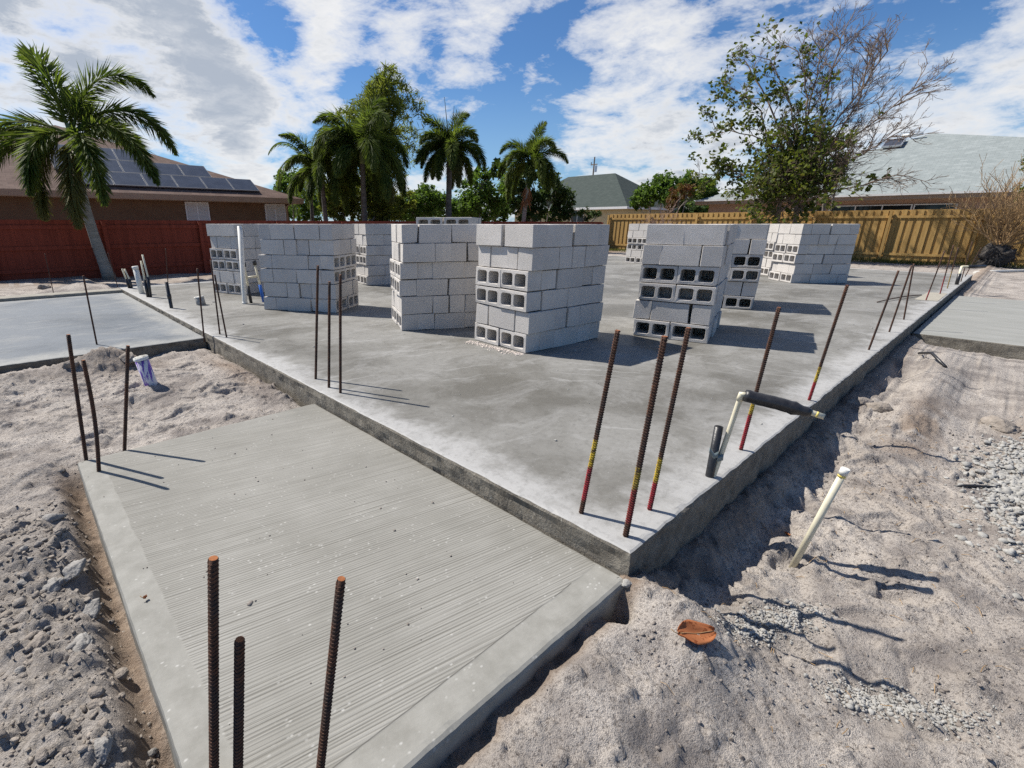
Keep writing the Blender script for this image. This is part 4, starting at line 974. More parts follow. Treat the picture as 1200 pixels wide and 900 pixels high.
# curled dry leaf
def curled_leaf(center, L, W, ang, lab, curl=.11):
    mb = MB(); nU, nV = 14, 8; vs = []
    for i in range(nU + 1):
        t = i / nU; w = W * (math.sin(math.pi * min(1, t * .94 + .03)) ** .75) * (1 - .15 * t)
        for j in range(nV + 1):
            s = j / nV * 2 - 1
            z = .012 + L * curl * (s * s * .45 * (1 - .3 * t) + .25 * (t - .5) ** 2 * 2) + .004 * math.sin(9 * t + 5 * s) - .004 * (abs(s) < .1)
            vs.append((L * (t - .5), w * s * .5 * (1 - .12 * s * s), z))
    fs = [(i * (nV + 1) + j, (i + 1) * (nV + 1) + j, (i + 1) * (nV + 1) + j + 1, i * (nV + 1) + j + 1) for i in range(nU) for j in range(nV)]
    mb.add(vs, fs)
    th = thing('dry_leaf', lab, 'leaf', center, None, ang)
    if L > .05:
        e = .05; cx_, cy_ = center[0], center[1]
        nrm_ = Vector((gh(cx_ - e, cy_) - gh(cx_ + e, cy_), gh(cx_, cy_ - e) - gh(cx_, cy_ + e), 2 * e)).normalized()
        th.rotation_euler = (Vector((0, 0, 1)).rotation_difference(nrm_) @ Quaternion((0, 0, 1), ang)).to_euler()
        th.location.z = np.mean([gh(cx_ + a, cy_ + b) for a in (-e, 0, e) for b in (-e, 0, e)]) + .006
    o = mb.build('leaf_blade', MAT['leaf_litter'], th, True)
    so = o.modifiers.new('thick', 'SOLIDIFY'); so.thickness = .0012
    st = MB(); st.tube([(-L * .5, 0, .012 + L * curl * .12), (-L * .56, .004, .014), (-L * .66, .012, .02)], .0014, 6); st.build('stalk', MAT['dry_twig'], th, True)
    vn = MB(); vn.tube([(L * (t - .5), 0, .0125 + L * curl * .5 * (t - .5) ** 2 + .004 * math.sin(9 * t) - .002) for t in np.linspace(.02, .95, 9)], .0013, 5); vn.build('midrib', MAT['dry_twig'], th, True)
p = ground_px(814, 743); curled_leaf((p.x, p.y, gh(p.x, p.y) + .006), .15, .10, math.atan2(_Yd[0], _Xd[0]) + R(12) , 'large curled orange-brown dry leaf on the sand')
p = ground_px(922, 628); curled_leaf((p.x, p.y, gh(p.x, p.y)), .03, .014, 1.2, 'tiny orange leaf scrap left of the cream pipe')
p = onz(171, 703, -.1); curled_leaf((p.x, p.y, -.098), .014, .010, .6, 'tiny orange leaf scrap on the entry slab rim')
# loose twigs
def litter(n, x0, x1, y0, y1, lab, s=.05):
    mb = MB()
    for i in range(n):
        x, y = random.uniform(x0, x1), random.uniform(y0, y1)
        if in_slab(np.array([x]), np.array([y]))[0]: continue
        a = random.uniform(0, 6.28); L = random.uniform(.3, 1.) * s; pts = []
        for k in range(4):
            q = k / 3 - .5; px_, py_ = x + L * q * math.cos(a) + .2 * L * random.uniform(-1, 1) * .3, y + L * q * math.sin(a) + .2 * L * random.uniform(-1, 1) * .3
            pts.append((px_, py_, gh(px_, py_) + .003 + (.008 if k in (1, 2) else 0)))
        mb.tube(pts, .0011, 4)
    tag(mb.build('twigs', MAT['dry_twig']), lab, 'twigs', kind='stuff')
litter(170, -.3, 3.2, -1.3, -.05, 'thin dry twigs scattered over the right-hand sand')
litter(50, -2.2, -.1, 2.5, 4.9, 'thin dry twigs scattered over the yard sand')
# specks and chips on the entry slab
x = rng.uniform(-1.46, -.05, 70); y = rng.uniform(.05, 2.45, 70)
scatter('grit_specks', np.stack([x, y, np.full(70, -.0985)], 1), rng.gamma(1.6, .0017, 70) + .0012, MAT['pebble'], 'dark grit specks on the entry slab', cat='grit')
x = rng.uniform(.05, 9, 220); y = rng.uniform(.03, 8, 220)
scatter('grit_specks', np.stack([x, y, np.full(220, .001)], 1), rng.gamma(1.6, .003, 220) + .0015, MAT['rock_pale'], 'pale grit specks on the house slab', cat='grit')

# ------------------------------------------------------------------ fences
def fence(name, lab, p0, p1, z0, z1, mat, style, bay=2.44):
    p0, p1 = Vector(p0), Vector(p1); d = (p1 - p0); L = d.length; d.normalize(); ang = math.atan2(d.y, d.x)
    th = thing(name, lab, 'fence', (p0.x, p0.y, z0), None, ang); H = z1 - z0
    nb = int(math.ceil(L / bay))
    for b in range(nb):
        x0 = b * bay; x1 = min(L, x0 + bay); mb = MB(); x = x0; i = 0
        while x < x1 - .02:
            w = .138; j = random.uniform(-.004, .004); yy = random.uniform(-.002, .002)
            if style == 'back':     # boards on the far side; posts and rails face the camera
                yy = (i % 2) * .007 + yy * .5; mb.box((x - .003, .02 + yy, -.05), (min(x + w + .003, x1), .036 + yy, H + j * .5)); x += w
            else:                   # board on board
                front = i % 2 == 0
                y0 = (.0 if front else .032) + yy
                mb.box((x + (0 if front else -.02), y0, -.02), (min(x + (w if front else w - .01), x1), y0 + .019, H + j)); x += .118
            i += 1
        mb.build('board_panel', mat, th)
        for zr in ((.25, .8, H - .22) if style == 'back' else (.25, H - .3)):
            rl = MB()
            if style == 'back': rl.box((x0 + .05, -.02, zr), (x1 - .05, .018, zr + .09))
            else: rl.box((x0, .066, zr), (x1, .085, zr + .09))
            rl.build('rail', mat, th)
        pm = MB()
        if style == 'back': pm.box((x0 - .05, -.075, -.3), (x0 + .045, .0185, H - .03))
        else: pm.box((x0 - .045, .088, -.3), (x0 + .045, .178, H - .05))
        pm.build('post', mat, th)
    return th
fence('red_fence', 'dark red wooden fence along the left, posts facing the plot', (-14, 15.6, 0), (25.1, 15.6, 0), -.27, 1.26, MAT['red_wood'], 'back')
fence('yellow_fence', 'golden board-on-board wooden fence along the right', (25.3, -14, 0), (25.3, 15.3, 0), -.27, 1.68, MAT['yellow_wood'], 'bob')

# ------------------------------------------------------------------ houses
def uvquad(mb_faces): pass
def roof_mesh(name, verts, faces, mat, parent, thick=.0):
    """roof with a UV in metres: u along the eave, v up the slope"""
    bm = bmesh.new(); vs = [bm.verts.new(v) for v in verts]; uvl = bm.loops.layers.uv.new('UVMap')
    for f in faces:
        fa = bm.faces.new([vs[i] for i in f]); fa.normal_update(); n = fa.normal
        u = Vector((0, 0, 1)).cross(n); u = u.normalized() if u.length > .01 else Vector((1, 0, 0)); w = n.cross(u)
        for l in fa.loops: l[uvl].uv = (l.vert.co.dot(u), l.vert.co.dot(w))
    me = bpy.data.meshes.new(name); bm.to_mesh(me); bm.free(); me.materials.append(mat)
    o = bpy.data.objects.new(name, me); COL.objects.link(o)
    if parent: o.parent = parent
    return o
def win(parent, M, w, h, glass, framemat, mull=1, name='window'):
    """window in the x-z plane of M, facing -y"""
    fr = MB(); t = .05
    fr.box((-t, -.03, -t), (w + t, .02, 0), 0, M); fr.box((-t, -.03, h), (w + t, .02, h + t), 0, M)
    fr.box((-t, -.03, 0), (0, .02, h), 0, M); fr.box((w, -.03, 0), (w + t, .02, h), 0, M)
    for i in range(1, mull + 1):
        x = w * i / (mull + 1); fr.box((x - .025, -.025, 0), (x + .025, .02, h), 0, M)
    o = fr.build(name, framemat, parent)
    p = MB(); p.box((.0, -.005, .0), (w, .01, h), 0, M); p.build('pane', glass, o)
    return o
# ---- left house (long wall parallel to the red fence)
th = thing('brown_house', 'brown stucco house with brown shingle hip roof behind red fence', 'house', (0, 22, -.25))
W_ = lambda p: (p[0], p[1] - 22, p[2] + .25)
eaveR, eaveL, apx = 9.67, -11.5, (1.2, 27.2)
zE, zA = 2.27, 5.12
mb = MB(); mb.box((eaveL + .6, .5, 0), (eaveR - .55, 14, zE + .2)); mb.build('wall', MAT['brown_wall'], th)
rv = [W_((eaveL, 22, zE)), W_((eaveR, 22, zE)), W_((apx[0], apx[1], zA)), W_((apx[0], 33, zA)), W_((eaveR, 37, zE)), W_((eaveL, 37, zE))]
roof_mesh('roof', rv, [(0, 1, 2), (1, 4, 3, 2), (4, 5, 3), (0, 2, 3, 5)], MAT['roof_brown'], th)
mb = MB(); mb.box((eaveL, -.03, zE + .25 - .2), (eaveR, -.005, zE + .25 + .01)); mb.box((eaveR - .0, -.03, zE + .05), (eaveR + .025, 15, zE + .26)); mb.box((eaveL, .0, zE + .03), (eaveR - .002, .5, zE + .05)); mb.build('fascia', MAT['trim'], th)
for (x0, x1) in ((4.62, 5.46), (8.02, 8.9)):
    win(th, Matrix.Translation((x0, .47, 1.55)), x1 - x0, .68, MAT['blind'], MAT['white_trim'])
mb = MB(); mb.tube([(9.0, .44, .0), (9.0, .44, zE - .1), (9.2, .1, zE + .1)], .045, 8); mb.build('downspout', MAT['trim'], th, True)
# solar panels in rows on the front slope
sl_ang = math.atan2(zA - zE, apx[1] - 22); pu = Vector((1, 0, 0)); pv = Vector((0, math.cos(sl_ang), math.sin(sl_ang))); pn = pu.cross(pv) * 1
Mrot = Matrix((( pu.x, pv.x, pn.x, 0), (pu.y, pv.y, pn.y, 0), (pu.z, pv.z, pn.z, 0), (0, 0, 0, 1)))
for row, (vst, hh, xr, n_) in enumerate(((.45, 1.08, 7.78, 6), (1.56, 1.08, 6.1, 5), (2.67, 1.08, 3.9, 3))):
    for i in range(n_):
        pw = 1.10 ; x0 = xr - (i + 1) * (pw + .02)
        if row == 3 and i > 1: continue
        pan = MB(); M = Matrix.Translation((0, 0, zE + .25)) @ Mrot
        pan.box((x0 + .02, vst + .02, .06), (x0 + pw - .02, vst + hh - .02, .1), 0, M)
        o = pan.build('solar_panel', MAT['solar'], th)
        f_ = MB()
        for a_, b_2 in (((x0, vst, .055), (x0 + .02, vst + hh, .102)), ((x0 + pw - .02, vst, .055), (x0 + pw, vst + hh, .102)), ((x0 + .02, vst, .055), (x0 + pw - .02, vst + .02, .102)), ((x0 + .02, vst + hh - .02, .055), (x0 + pw - .02, vst + hh, .102))): f_.box(a_, b_2, 0, M)
        f_.build('panel_frame', MAT['panel_alu'], o)
# ---- right house (long wall parallel to the yellow fence)
th = thing('beige_house', 'pinkish house with large pale green shingle roof behind yellow fence', 'house', (33, 0, -.25))
yL, yR, zE, zA = 13.9, -12.0, 2.56, 6.0
V_ = lambda p: (p[0] - 33, p[1], p[2] + .25)
mb = MB(); mb.box((.7, yR + .6, 0), (14, yL - .6, zE + .22)); mb.build('wall', MAT['beige_wall'], th)
rv = [V_((33, yL, zE)), V_((33, yR, zE)), V_((39.5, 4.3, zA)), V_((45, 4.3, zA)), V_((49, yL, zE)), V_((49, yR, zE))]
roof_mesh('roof', rv, [(1, 0, 2), (0, 4, 3, 2), (4, 5, 3), (5, 1, 2, 3)], MAT['roof_teal'], th)
mb = MB(); mb.box((-.03, yR, zE + .02), (-.004, yL, zE + .26)); mb.box((0, yR, zE + .0), (.7, yL, zE + .03)); mb.build('fascia', MAT['trim'], th)
gm_ = MB(); gm_.box((-.1, yR, zE + .2), (-.031, yL, zE + .29)); gm_.build('gutter', MAT['white_trim'], th)
Mx = Matrix.Rotation(R(-90), 4, 'Z')
for (ya, yb, g_m, mu) in ((8.6, 7.2, MAT['dark_glass'], 1), (6.9, 3.6, MAT['dark_glass'], 2), (3.45, 2.0, MAT['dark_glass'], 0)):
    win(th, Matrix.Translation((.66, ya, 1.35)) @ Mx, ya - yb, .95, g_m, MAT['white_trim'], mu)
sa = math.atan2(zA - zE, 6.5); Ms = Matrix.Translation((0, 0, zE + .25)) @ Matrix.Rotation(-sa, 4, 'Y')
mb = MB(); mb.box((5.7, 5.3, .1), (6.5, 6.05, .16), 0, Ms); o = mb.build('solar_heater', MAT['solar'], th)
fr = MB(); fr.box((5.64, 5.25, .08), (5.7, 6.1, .18), 0, Ms); fr.box((6.5, 5.25, .08), (6.56, 6.1, .18), 0, Ms); fr.box((5.7, 5.24, .08), (6.5, 5.3, .18), 0, Ms); fr.box((5.7, 6.05, .08), (6.5, 6.11, .18), 0, Ms); fr.build('heater_frame', MAT['alu'], o)
mb = MB(); mb.tube([Ms @ Vector((6.85, 4.6, .22)), Ms @ Vector((6.85, 5.5, .22))], .07, 10); mb.build('ridge_vent', MAT['white_trim'], th, True)
# ---- house in the gap between the fences
th = thing('green_roof_house', 'cream house with dark green hip roof beyond the fence corner', 'house', (44, 26, -.25), None, R(0))
mb = MB(); mb.box((.6, -.7, 0), (12, 13, 3.0)); mb.build('wall', MAT['cream_wall'], th)
rv = [(0, -1.3, 2.95), (0, 14, 2.95), (5.5, 3.6, 6.5), (5.5, 9.5, 6.5), (12.6, -1.3, 2.95), (12.6, 14, 2.95)]
roof_mesh('roof', rv, [(0, 2, 3, 1), (0, 4, 2), (1, 3, 5), (4, 5, 3, 2)], MAT['roof_green'], th)
mb = MB(); mb.box((-.04, -1.3, 2.75), (-.005, 14, 2.97)); mb.box((0, -1.34, 2.75), (12.6, -1.305, 2.97)); mb.build('fascia', MAT['white_trim'], th)
win(th, Matrix.Translation((.57, 5.2, 1.6)) @ Mx, 1.4, 1.1, MAT['dark_glass'], MAT['white_trim'], 1)
# utility pole
b = onx(695, 205, 70); 
th = thing('utility_pole', 'dark utility pole rising behind the green roof', 'utility pole', (b.x, b.y, -.25))
tp = onx(695.5, 184, 70)
mb = MB(); mb.tube([(0, 0, 0), (0, 0, tp.z + .25)], [.16, .1], 8); mb.build('pole', MAT['bark'], th)
mb = MB(); mb.box((-.06, -.55, tp.z - .9), (.06, .55, tp.z - .75)); mb.tube([(0, .5, tp.z - .75), (0, .5, tp.z - .45)], .07, 6); mb.build('crossarm', MAT['bark'], th)
mb = MB(); mb.tube([(0, -.35, tp.z - 1.9), (0, -.35, tp.z - 1.0)], .22, 10); mb.build('transformer', MAT['alu'], th)

# ------------------------------------------------------------------ foliage
def leaf_cards(C, D, N, L, W, fold=.18):
    """diamond leaves: centre C, axis D, side N (n,3), length L, width W (n,)"""
    L = L[:, None]; W = W[:, None]
    up = np.cross(D, N); b = C - D * L * .5; t = C + D * L * .5
    l = C + N * W * .5 + up * W * fold - D * L * .05; r = C - N * W * .5 + up * W * fold - D * L * .05
    V = np.stack([b, l, t, r], 1).reshape(-1, 3); n = len(C); i = np.arange(n)[:, None] * 4
    return V, i + np.array([[0, 3, 2, 1]])
def rand_leaves(P, L, W, droop=.3):
    n = len(P); D = rng.normal(0, 1, (n, 3)); D[:, 2] = D[:, 2] * .6 - droop; D = unit(D)
    N = unit(np.cross(D, rng.normal(0, 1, (n, 3))))
    return leaf_cards(P, D, N, L * rng.uniform(.6, 1.3, n), W * rng.uniform(.6, 1.3, n))
def frond(base, az, el, length, droop, leaf=.55, n=84, plum=6, width=.035, mat=None, parent=None, hang=.35):
    """arching palm frond with leaflets set all round the stalk"""
    d = Vector((math.cos(az) * math.cos(el), math.sin(az) * math.cos(el), math.sin(el))); p = Vector(base); pts = [p.copy()]; dirs = [d.copy()]
    st = length / n
    for i in range(n):
        d = (d + Vector((0, 0, -droop * st * (1 + 1.6 * i / n)))).normalized(); p = p + d * st; pts.append(p.copy()); dirs.append(d.copy())
    mb = MB(); mb.tube(pts[::4], [.035 * (1 - .85 * i / len(pts[::4])) + .004 for i in range(len(pts[::4]))], 5)
    V = [np.array(mb.v)]; 
    Fq = [np.array([f for f in mb.f if len(f) == 4])]; off = len(mb.v)
    C, D, N, L, W = [], [], [], [], []
    for i in range(int(n * .12), n + 1):
        t = i / n; prof = math.sin(math.pi * min(1, .12 + .86 * t)) ** .6 * (1 - .25 * t)
        dd = dirs[i]; side = dd.cross(Vector((0, 0, 1)));
        if side.length < .1: side = Vector((1, 0, 0))
        side.normalize(); upv = side.cross(dd)
        for k in range(plum):
            a = (k / plum) * 2 * math.pi + random.uniform(-.4, .4)
            if plum == 2: a = (0 if k == 0 else math.pi) + random.uniform(-.15, .15)
            ld = (side * math.cos(a) + upv * math.sin(a) * .8 + dd * random.uniform(.7, 1.15) + Vector((0, 0, -hang))).normalized()
            ll = leaf * prof * random.uniform(.8, 1.1)
            C.append(pts[i] + ld * ll * .5); D.append(ld); N.append(ld.cross(dd).normalized() if random.random() < .5 else ld.cross(upv).normalized()); L.append(ll); W.append(width * random.uniform(.8, 1.2))
    v, f = leaf_cards(np.array(C), np.array(D), np.array(N), np.array(L), np.array(W), .1)
    V.append(v); Fq.append(f + off)
    o = np_mesh('frond', np.concatenate(V), np.concatenate(Fq), mat, parent)
    return o
def palm(lab, base, crown, n=13, length=2.6, leaf=.55, r=(.16, .1), skirt=3, group='palms beyond the fences', mat='palm', spear=False, boots=False, spec=None, width=.035, plum=5, sway=(0, 0), hang=.6, bark='palm_trunk'):
    base = Vector(base); crown = Vector(crown); th = thing('palm_tree', lab, 'palm tree', base, group)
    c = crown - base; mb = MB(); pts = []; rr = []
    for i in range(13):
        t = i / 12; pts.append(c * t + Vector((sway[0] * math.sin(math.pi * t), sway[1] * math.sin(math.pi * t), 0))); rr.append((r[0] + (r[1] - r[0]) * t) * (1.25 if i == 0 else 1) * (1 + .04 * (i % 2)))
    mb.tube(pts, rr, 12); mb.build('trunk', MAT[bark], th, True)
    if boots:
        bt = MB()
        for i in range(26):
            a = i * 2.4; z = random.uniform(.55, .72); q = c * z
            bt.tube([q + Vector((math.cos(a) * .1, math.sin(a) * .1, 0)), q + Vector((math.cos(a) * .3, math.sin(a) * .3, -random.uniform(.2, .6)))], [.05, .012], 5)
        bt.build('old_boots', MAT['palm_boot'], th)
    sh = MB(); sh.tube([c - c.normalized() * .5, c - c.normalized() * .15, c + c.normalized() * .25], [r[1] * 1.2, r[1] * 1.35, r[1] * .4], 10); sh.build('crownshaft', mottled('crownshaft_green', (.1, .14, .05), (.16, .2, .08), 4, .5, 0), th, True)
    if spec is None:
        spec = []
        for i in range(n):
            a = i * 2.399 + random.uniform(-.25, .25); q = i / n
            spec.append((a, R(78 - 92 * q) + random.uniform(-.12, .12), (1 - .2 * abs(q - .4)) * random.uniform(.85, 1.12), .62 + .3 * q + random.uniform(-.12, .18)))
    for (a, e, lf, dr) in spec:
        frond(c + Vector((math.cos(a), math.sin(a), 0)) * .04, a, e, length * lf, dr, leaf, mat=MAT[mat if e > R(-6) else 'palm_old'] , parent=th, width=width, plum=plum, hang=hang)
    if spear:
        for dx, L_ in ((-.35, 2.1), (.25, 1.75)):
            s_ = MB(); s_.tube([c, c + Vector((dx * .6, -dx * .4, L_))], [.03, .008], 6); s_.build('spear_leaf', MAT['palm_old'], th)
    return th
V1 = math.atan2(-_Xd[1] * 0 - 0, 1)
# screen-right direction in plan, to aim fronds
RIGHT = math.atan2(_Yd[0], _Xd[0])     # azimuth of screen right
def sa_(deg): return RIGHT + R(deg)     # 0 = right, 90 = away, 180 = left, 270 = towards the camera
b = ony(127, 318, 15.1); b.z = -.27; c = above(b, 83, 158)
palm('shaggy foxtail palm in front of the red fence', b, c, length=2.65, leaf=.7, r=(.14, .08), hang=.5, width=.042, plum=6, sway=(-.1, .05), spec=[
    (sa_(150), R(78), 1.0, .5), (sa_(25), R(74), 1.05, .62), (sa_(8), R(46), 1.1, .5), (sa_(-18), R(24), 1.15, .42), (sa_(-45), R(8), 1.05, .5),
    (sa_(178), R(28), 1.05, .32), (sa_(192), R(8), 1.0, .32), (sa_(208), R(-22), .85, .9), (sa_(-70), R(-38), .9, .6), (sa_(75), R(40), 1.0, .5), (sa_(110), R(62), .95, .5), (sa_(250), R(10), .8, .9)])
def yp(bu, Y, cu, cv, v=255):
    b = ony(bu, v, Y); b.z = -.25; return b, above(b, cu, cv)
b, c = yp(427, 17.2, 424, 176); palm('big drooping palm in front of the bamboo clump', b, c, 20, 2.7, .85, (.13, .09), width=.036, plum=8, bark='palm_trunk_dark', hang=.9)
b, c = yp(383, 18.5, 376, 200); palm('smaller drooping palm left of the bamboo clump', b, c, 14, 2.2, .6, (.11, .08), width=.036, plum=8, bark='palm_trunk_dark', hang=.9)
b, c = yp(366, 24, 362, 196); palm('thin feathery palm leaning left behind the brown house corner', b, c, 9, 3.2, .7, (.1, .08), width=.035, plum=2, bark='palm_trunk_dark')
b, c = yp(525, 17.2, 527, 176); palm('dark palm with two tall spear leaves', b, c, 17, 2.2, .62, (.16, .11), width=.036, plum=8, spear=True, bark='palm_trunk_dark')
b, c = yp(611, 17.2, 622, 190); palm('bright palm with rusty brown boots on its trunk', b, c, 16, 2.35, .58, (.12, .09), width=.036, plum=8, boots=True, hang=.45)

def cluster_crown(name, blobs, nl, L, W, mat, parent, droop=.25, inner=.35):
    """blobs: (x, y, z, radius, weight); leaves gather in twig-sized clumps through each blob, with gaps between"""
    tot = sum(b[4] for b in blobs); PP = []
    for (x, y, z, r, w) in blobs:
        k = int(nl * w / tot); ncl = max(6, k // 26)
        cd = unit(rng.normal(0, 1, (ncl, 3))) * (rng.uniform(inner, 1.0, (ncl, 1)) ** .6) * r * rng.uniform(.75, 1.15, (ncl, 1))
        cd[:, 2] *= .85
        ii = rng.integers(0, ncl, k); PP.append(np.array([x, y, z]) + cd[ii] + rng.normal(0, 1, (k, 3)) * r * .13)
    P = np.concatenate(PP); v, f = rand_leaves(P, L, W, droop)
    return np_mesh(name, v, f, mat, parent)
def branches(mb, p, d, L, r, depth, spread=.6, up=.15, n=3, seg=5, rmin=.004, tips=None, ratio=.68, sides=5):
    pts = [Vector(p)]; d = Vector(d).normalized(); q = Vector(p)
    for i in range(seg):
        d = (d + Vector((random.gauss(0, .13), random.gauss(0, .13), random.gauss(0, .1) + up * .12))).normalized(); q = q + d * L / seg; pts.append(q.copy())
    mb.tube(pts, [max(rmin, r * (1 - .5 * i / seg)) for i in range(seg + 1)], sides if r > .02 else 3, 0, False)
    if tips is not None: tips.append((pts[-1], d.copy(), depth))
    if depth <= 0: return
    for k in range(n):
        i = random.randint(max(1, seg // 3), seg); pd = (pts[i] - pts[i - 1]).normalized()
        o_ = Vector((random.gauss(0, 1), random.gauss(0, 1), random.gauss(0, 1))); o_ -= pd * o_.dot(pd); o_.normalize()
        nd_ = (pd + o_ * spread * random.uniform(.6, 1.3) + Vector((0, 0, up))).normalized()
        branches(mb, pts[i], nd_, L * ratio * random.uniform(.75, 1.15), max(rmin, r * .55), depth - 1, spread, up, n, seg, rmin, tips, ratio, sides)
def bushy(name, lab, cat, base, blobs, nl, L, W, mat, group, stem='bark', nst=4):
    nl = int(nl * 1.35)
    """shrub or small tree: stems to every clump, leaves about them"""
    base = Vector(base); th = thing(name, lab, cat, base, group)
    mb = MB()
    for (x, y, z, r, w) in blobs:
        t = Vector((x, y, z)) - base; m = t * .5 + Vector((random.uniform(-.1, .1), random.uniform(-.1, .1), .15 * t.length))
        mb.tube([(0, 0, 0), m * .6, m, t], [.05 + .02 * r, .045, .03, .012], 6, 0, False)
        for k in range(nst):
            e = t + Vector(tuple(rng.normal(0, 1, 3))).normalized() * r * .9; mb.tube([m, t.lerp(e, .4), e], [.022, .014, .005], 4, 0, False)
    mb.build('trunk', MAT[stem], th, True)
    bb = [(x - base.x, y - base.y, z - base.z, r, w) for (x, y, z, r, w) in blobs]
    cluster_crown('crown', bb, nl, L, W, MAT[mat], th)
    return th
def blobs_y(Y, lst):   # (u, v, radius px, dY)
    o = []
    for (u, v, rp, dy) in lst:
        p = ony(u, v, Y + dy); q = ony(u, v - rp, Y + dy); o.append((p.x, p.y, p.z, (q - p).length, rp ** 2))
    return o
def blobs_x(X, lst):
    o = []
    for (u, v, rp, dx) in lst:
        p = onx(u, v, X + dx); q = onx(u, v - rp, X + dx); o.append((p.x, p.y, p.z, (q - p).length, rp ** 2))
    return o
GS = 'shrubs and small trees beyond the fences'
def base_y(u, Y): p = ony(u, 262, Y); return (p.x, p.y, -.25)
def base_x(u, X): p = onx(u, 262, X); return (p.x, p.y, -.25)
bushy('small_tree', 'dark green tree behind the corner of the brown house', 'tree', base_y(345, 27), blobs_y(27, [(340, 216, 20, 0), (352, 232, 22, 1), (330, 225, 14, 0), (362, 250, 16, 0), (375, 240, 18, 1)]), 3500, .22, .11, 'leaf_mid', GS)
bushy('shrub', 'yellow-green shrub under the bamboo clump', 'shrub', base_y(405, 19), blobs_y(19, [(405, 232, 18, 0), (398, 248, 15, 0), (415, 247, 14, 0), (440, 240, 20, .6), (460, 246, 16, .6), (385, 245, 14, .5), (425, 225, 18, .6), (450, 225, 16, .8), (475, 235, 15, .8), (388, 225, 14, .8)]), 5200, .24, .08, 'leaf_bamboo', GS)
bushy('shrub', 'bright green bush left of the dark palm trunk', 'shrub', base_y(497, 21), blobs_y(21, [(497, 236, 22, 0), (515, 240, 19, 0), (480, 238, 17, 0), (535, 245, 16, .4), (482, 248, 15, 0), (500, 225, 10, 0), (525, 250, 14, .3)]), 5200, .19, .11, 'leaf_mid', GS)
bushy('small_tree', 'light green open tree between the two front palms', 'tree', base_y(560, 20), blobs_y(20, [(560, 222, 22, 0), (578, 236, 22, 0), (548, 240, 18, 0), (565, 205, 12, 0), (590, 215, 12, 0), (560, 252, 16, .3), (585, 252, 15, .3)]), 4800, .21, .12, 'leaf_mid', GS, 'bark_pale')
bushy('small_tree', 'dark broad-leaved tree below the booted palm', 'tree', base_y(640, 21), blobs_y(21, [(645, 222, 22, 0), (628, 238, 18, 0), (660, 236, 18, 0), (605, 222, 18, 1), (600, 240, 18, 0), (585, 198, 14, 1), (618, 205, 16, 0), (620, 254, 15, 0), (650, 253, 14, 0)]), 4600, .3, .17, 'leaf_dark', GS)
bushy('shrub', 'low dark shrub on the fence line under green roof', 'shrub', base_y(680, 20), blobs_y(20, [(668, 252, 9, 0), (686, 251, 9, 0), (700, 252, 7, 0)]), 1300, .2, .07, 'leaf_dark', GS)
bushy('small_tree', 'rounded deep green tree right of the green roof', 'tree', base_x(772, 31), blobs_x(31, [(775, 218, 17, 0), (757, 230, 16, 0), (790, 228, 16, 0), (745, 237, 10, 0), (805, 215, 14, 2), (822, 222, 18, 3)]), 4800, .24, .13, 'leaf_mid', GS)
bushy('shrub', 'reddish twiggy shrub on the yellow fence line', 'shrub', base_x(795, 26.2), blobs_x(26.2, [(795, 226, 12, 0), (786, 236, 10, 0), (806, 222, 9, 0)]), 900, .16, .07, 'leaf_red', GS)
# bamboo clump
b = Vector(base_y(445, 19.5)); th = thing('bamboo_clump', 'tall arching bamboo clump behind the drooping palm', 'bamboo', b)
CP = []; CD = []
tipspx = [(474, 84), (488, 98), (498, 120), (462, 88), (440, 92), (452, 88), (424, 104), (412, 112), (396, 122), (490, 130), (496, 150), (435, 110), (470, 110), (448, 120), (372, 142), (482, 160), (405, 135), (460, 140), (420, 130), (445, 100), (430, 125), (480, 118), (380, 160), (390, 150), (400, 165), (378, 185), (415, 150), (395, 180), (488, 175), (475, 190), (455, 165)]
mb = MB()
for i, (u, v) in enumerate([(u + random.uniform(-7, 7), v + random.uniform(-6, 6)) for u, v in tipspx for _ in (0, 1)]):
    tp = ony(u, v, 19.5 + random.uniform(-1.2, 1.2)) - b; st = Vector((random.uniform(-.5, .5), random.uniform(-.4, .4), 0)); pts = []
    for k in range(15):
        t = k / 14; q = st.lerp(Vector((tp.x, tp.y, 0)), t ** 2.2); q.z = tp.z * .9 * math.sin(t * 2.0) / math.sin(2.0) ; pts.append(q)
    mb.tube(pts, [.035 * (1 - .93 * k / 14) for k in range(15)], 5, 0, False)
    for k in range(3, 15):
        for _ in range(27 if k < 9 else 20):
            CP.append(pts[k] + Vector((random.gauss(0, 1), random.gauss(0, 1), random.gauss(0, 1))) * (.40 - .03 * k if k < 9 else .11))
mb.build('culms', MAT['leaf_bamboo'], th, True)
P = np.array(CP); v, f = rand_leaves(P, .38, .045, .7); np_mesh('crown', v, f, MAT['leaf_bamboo'], th)
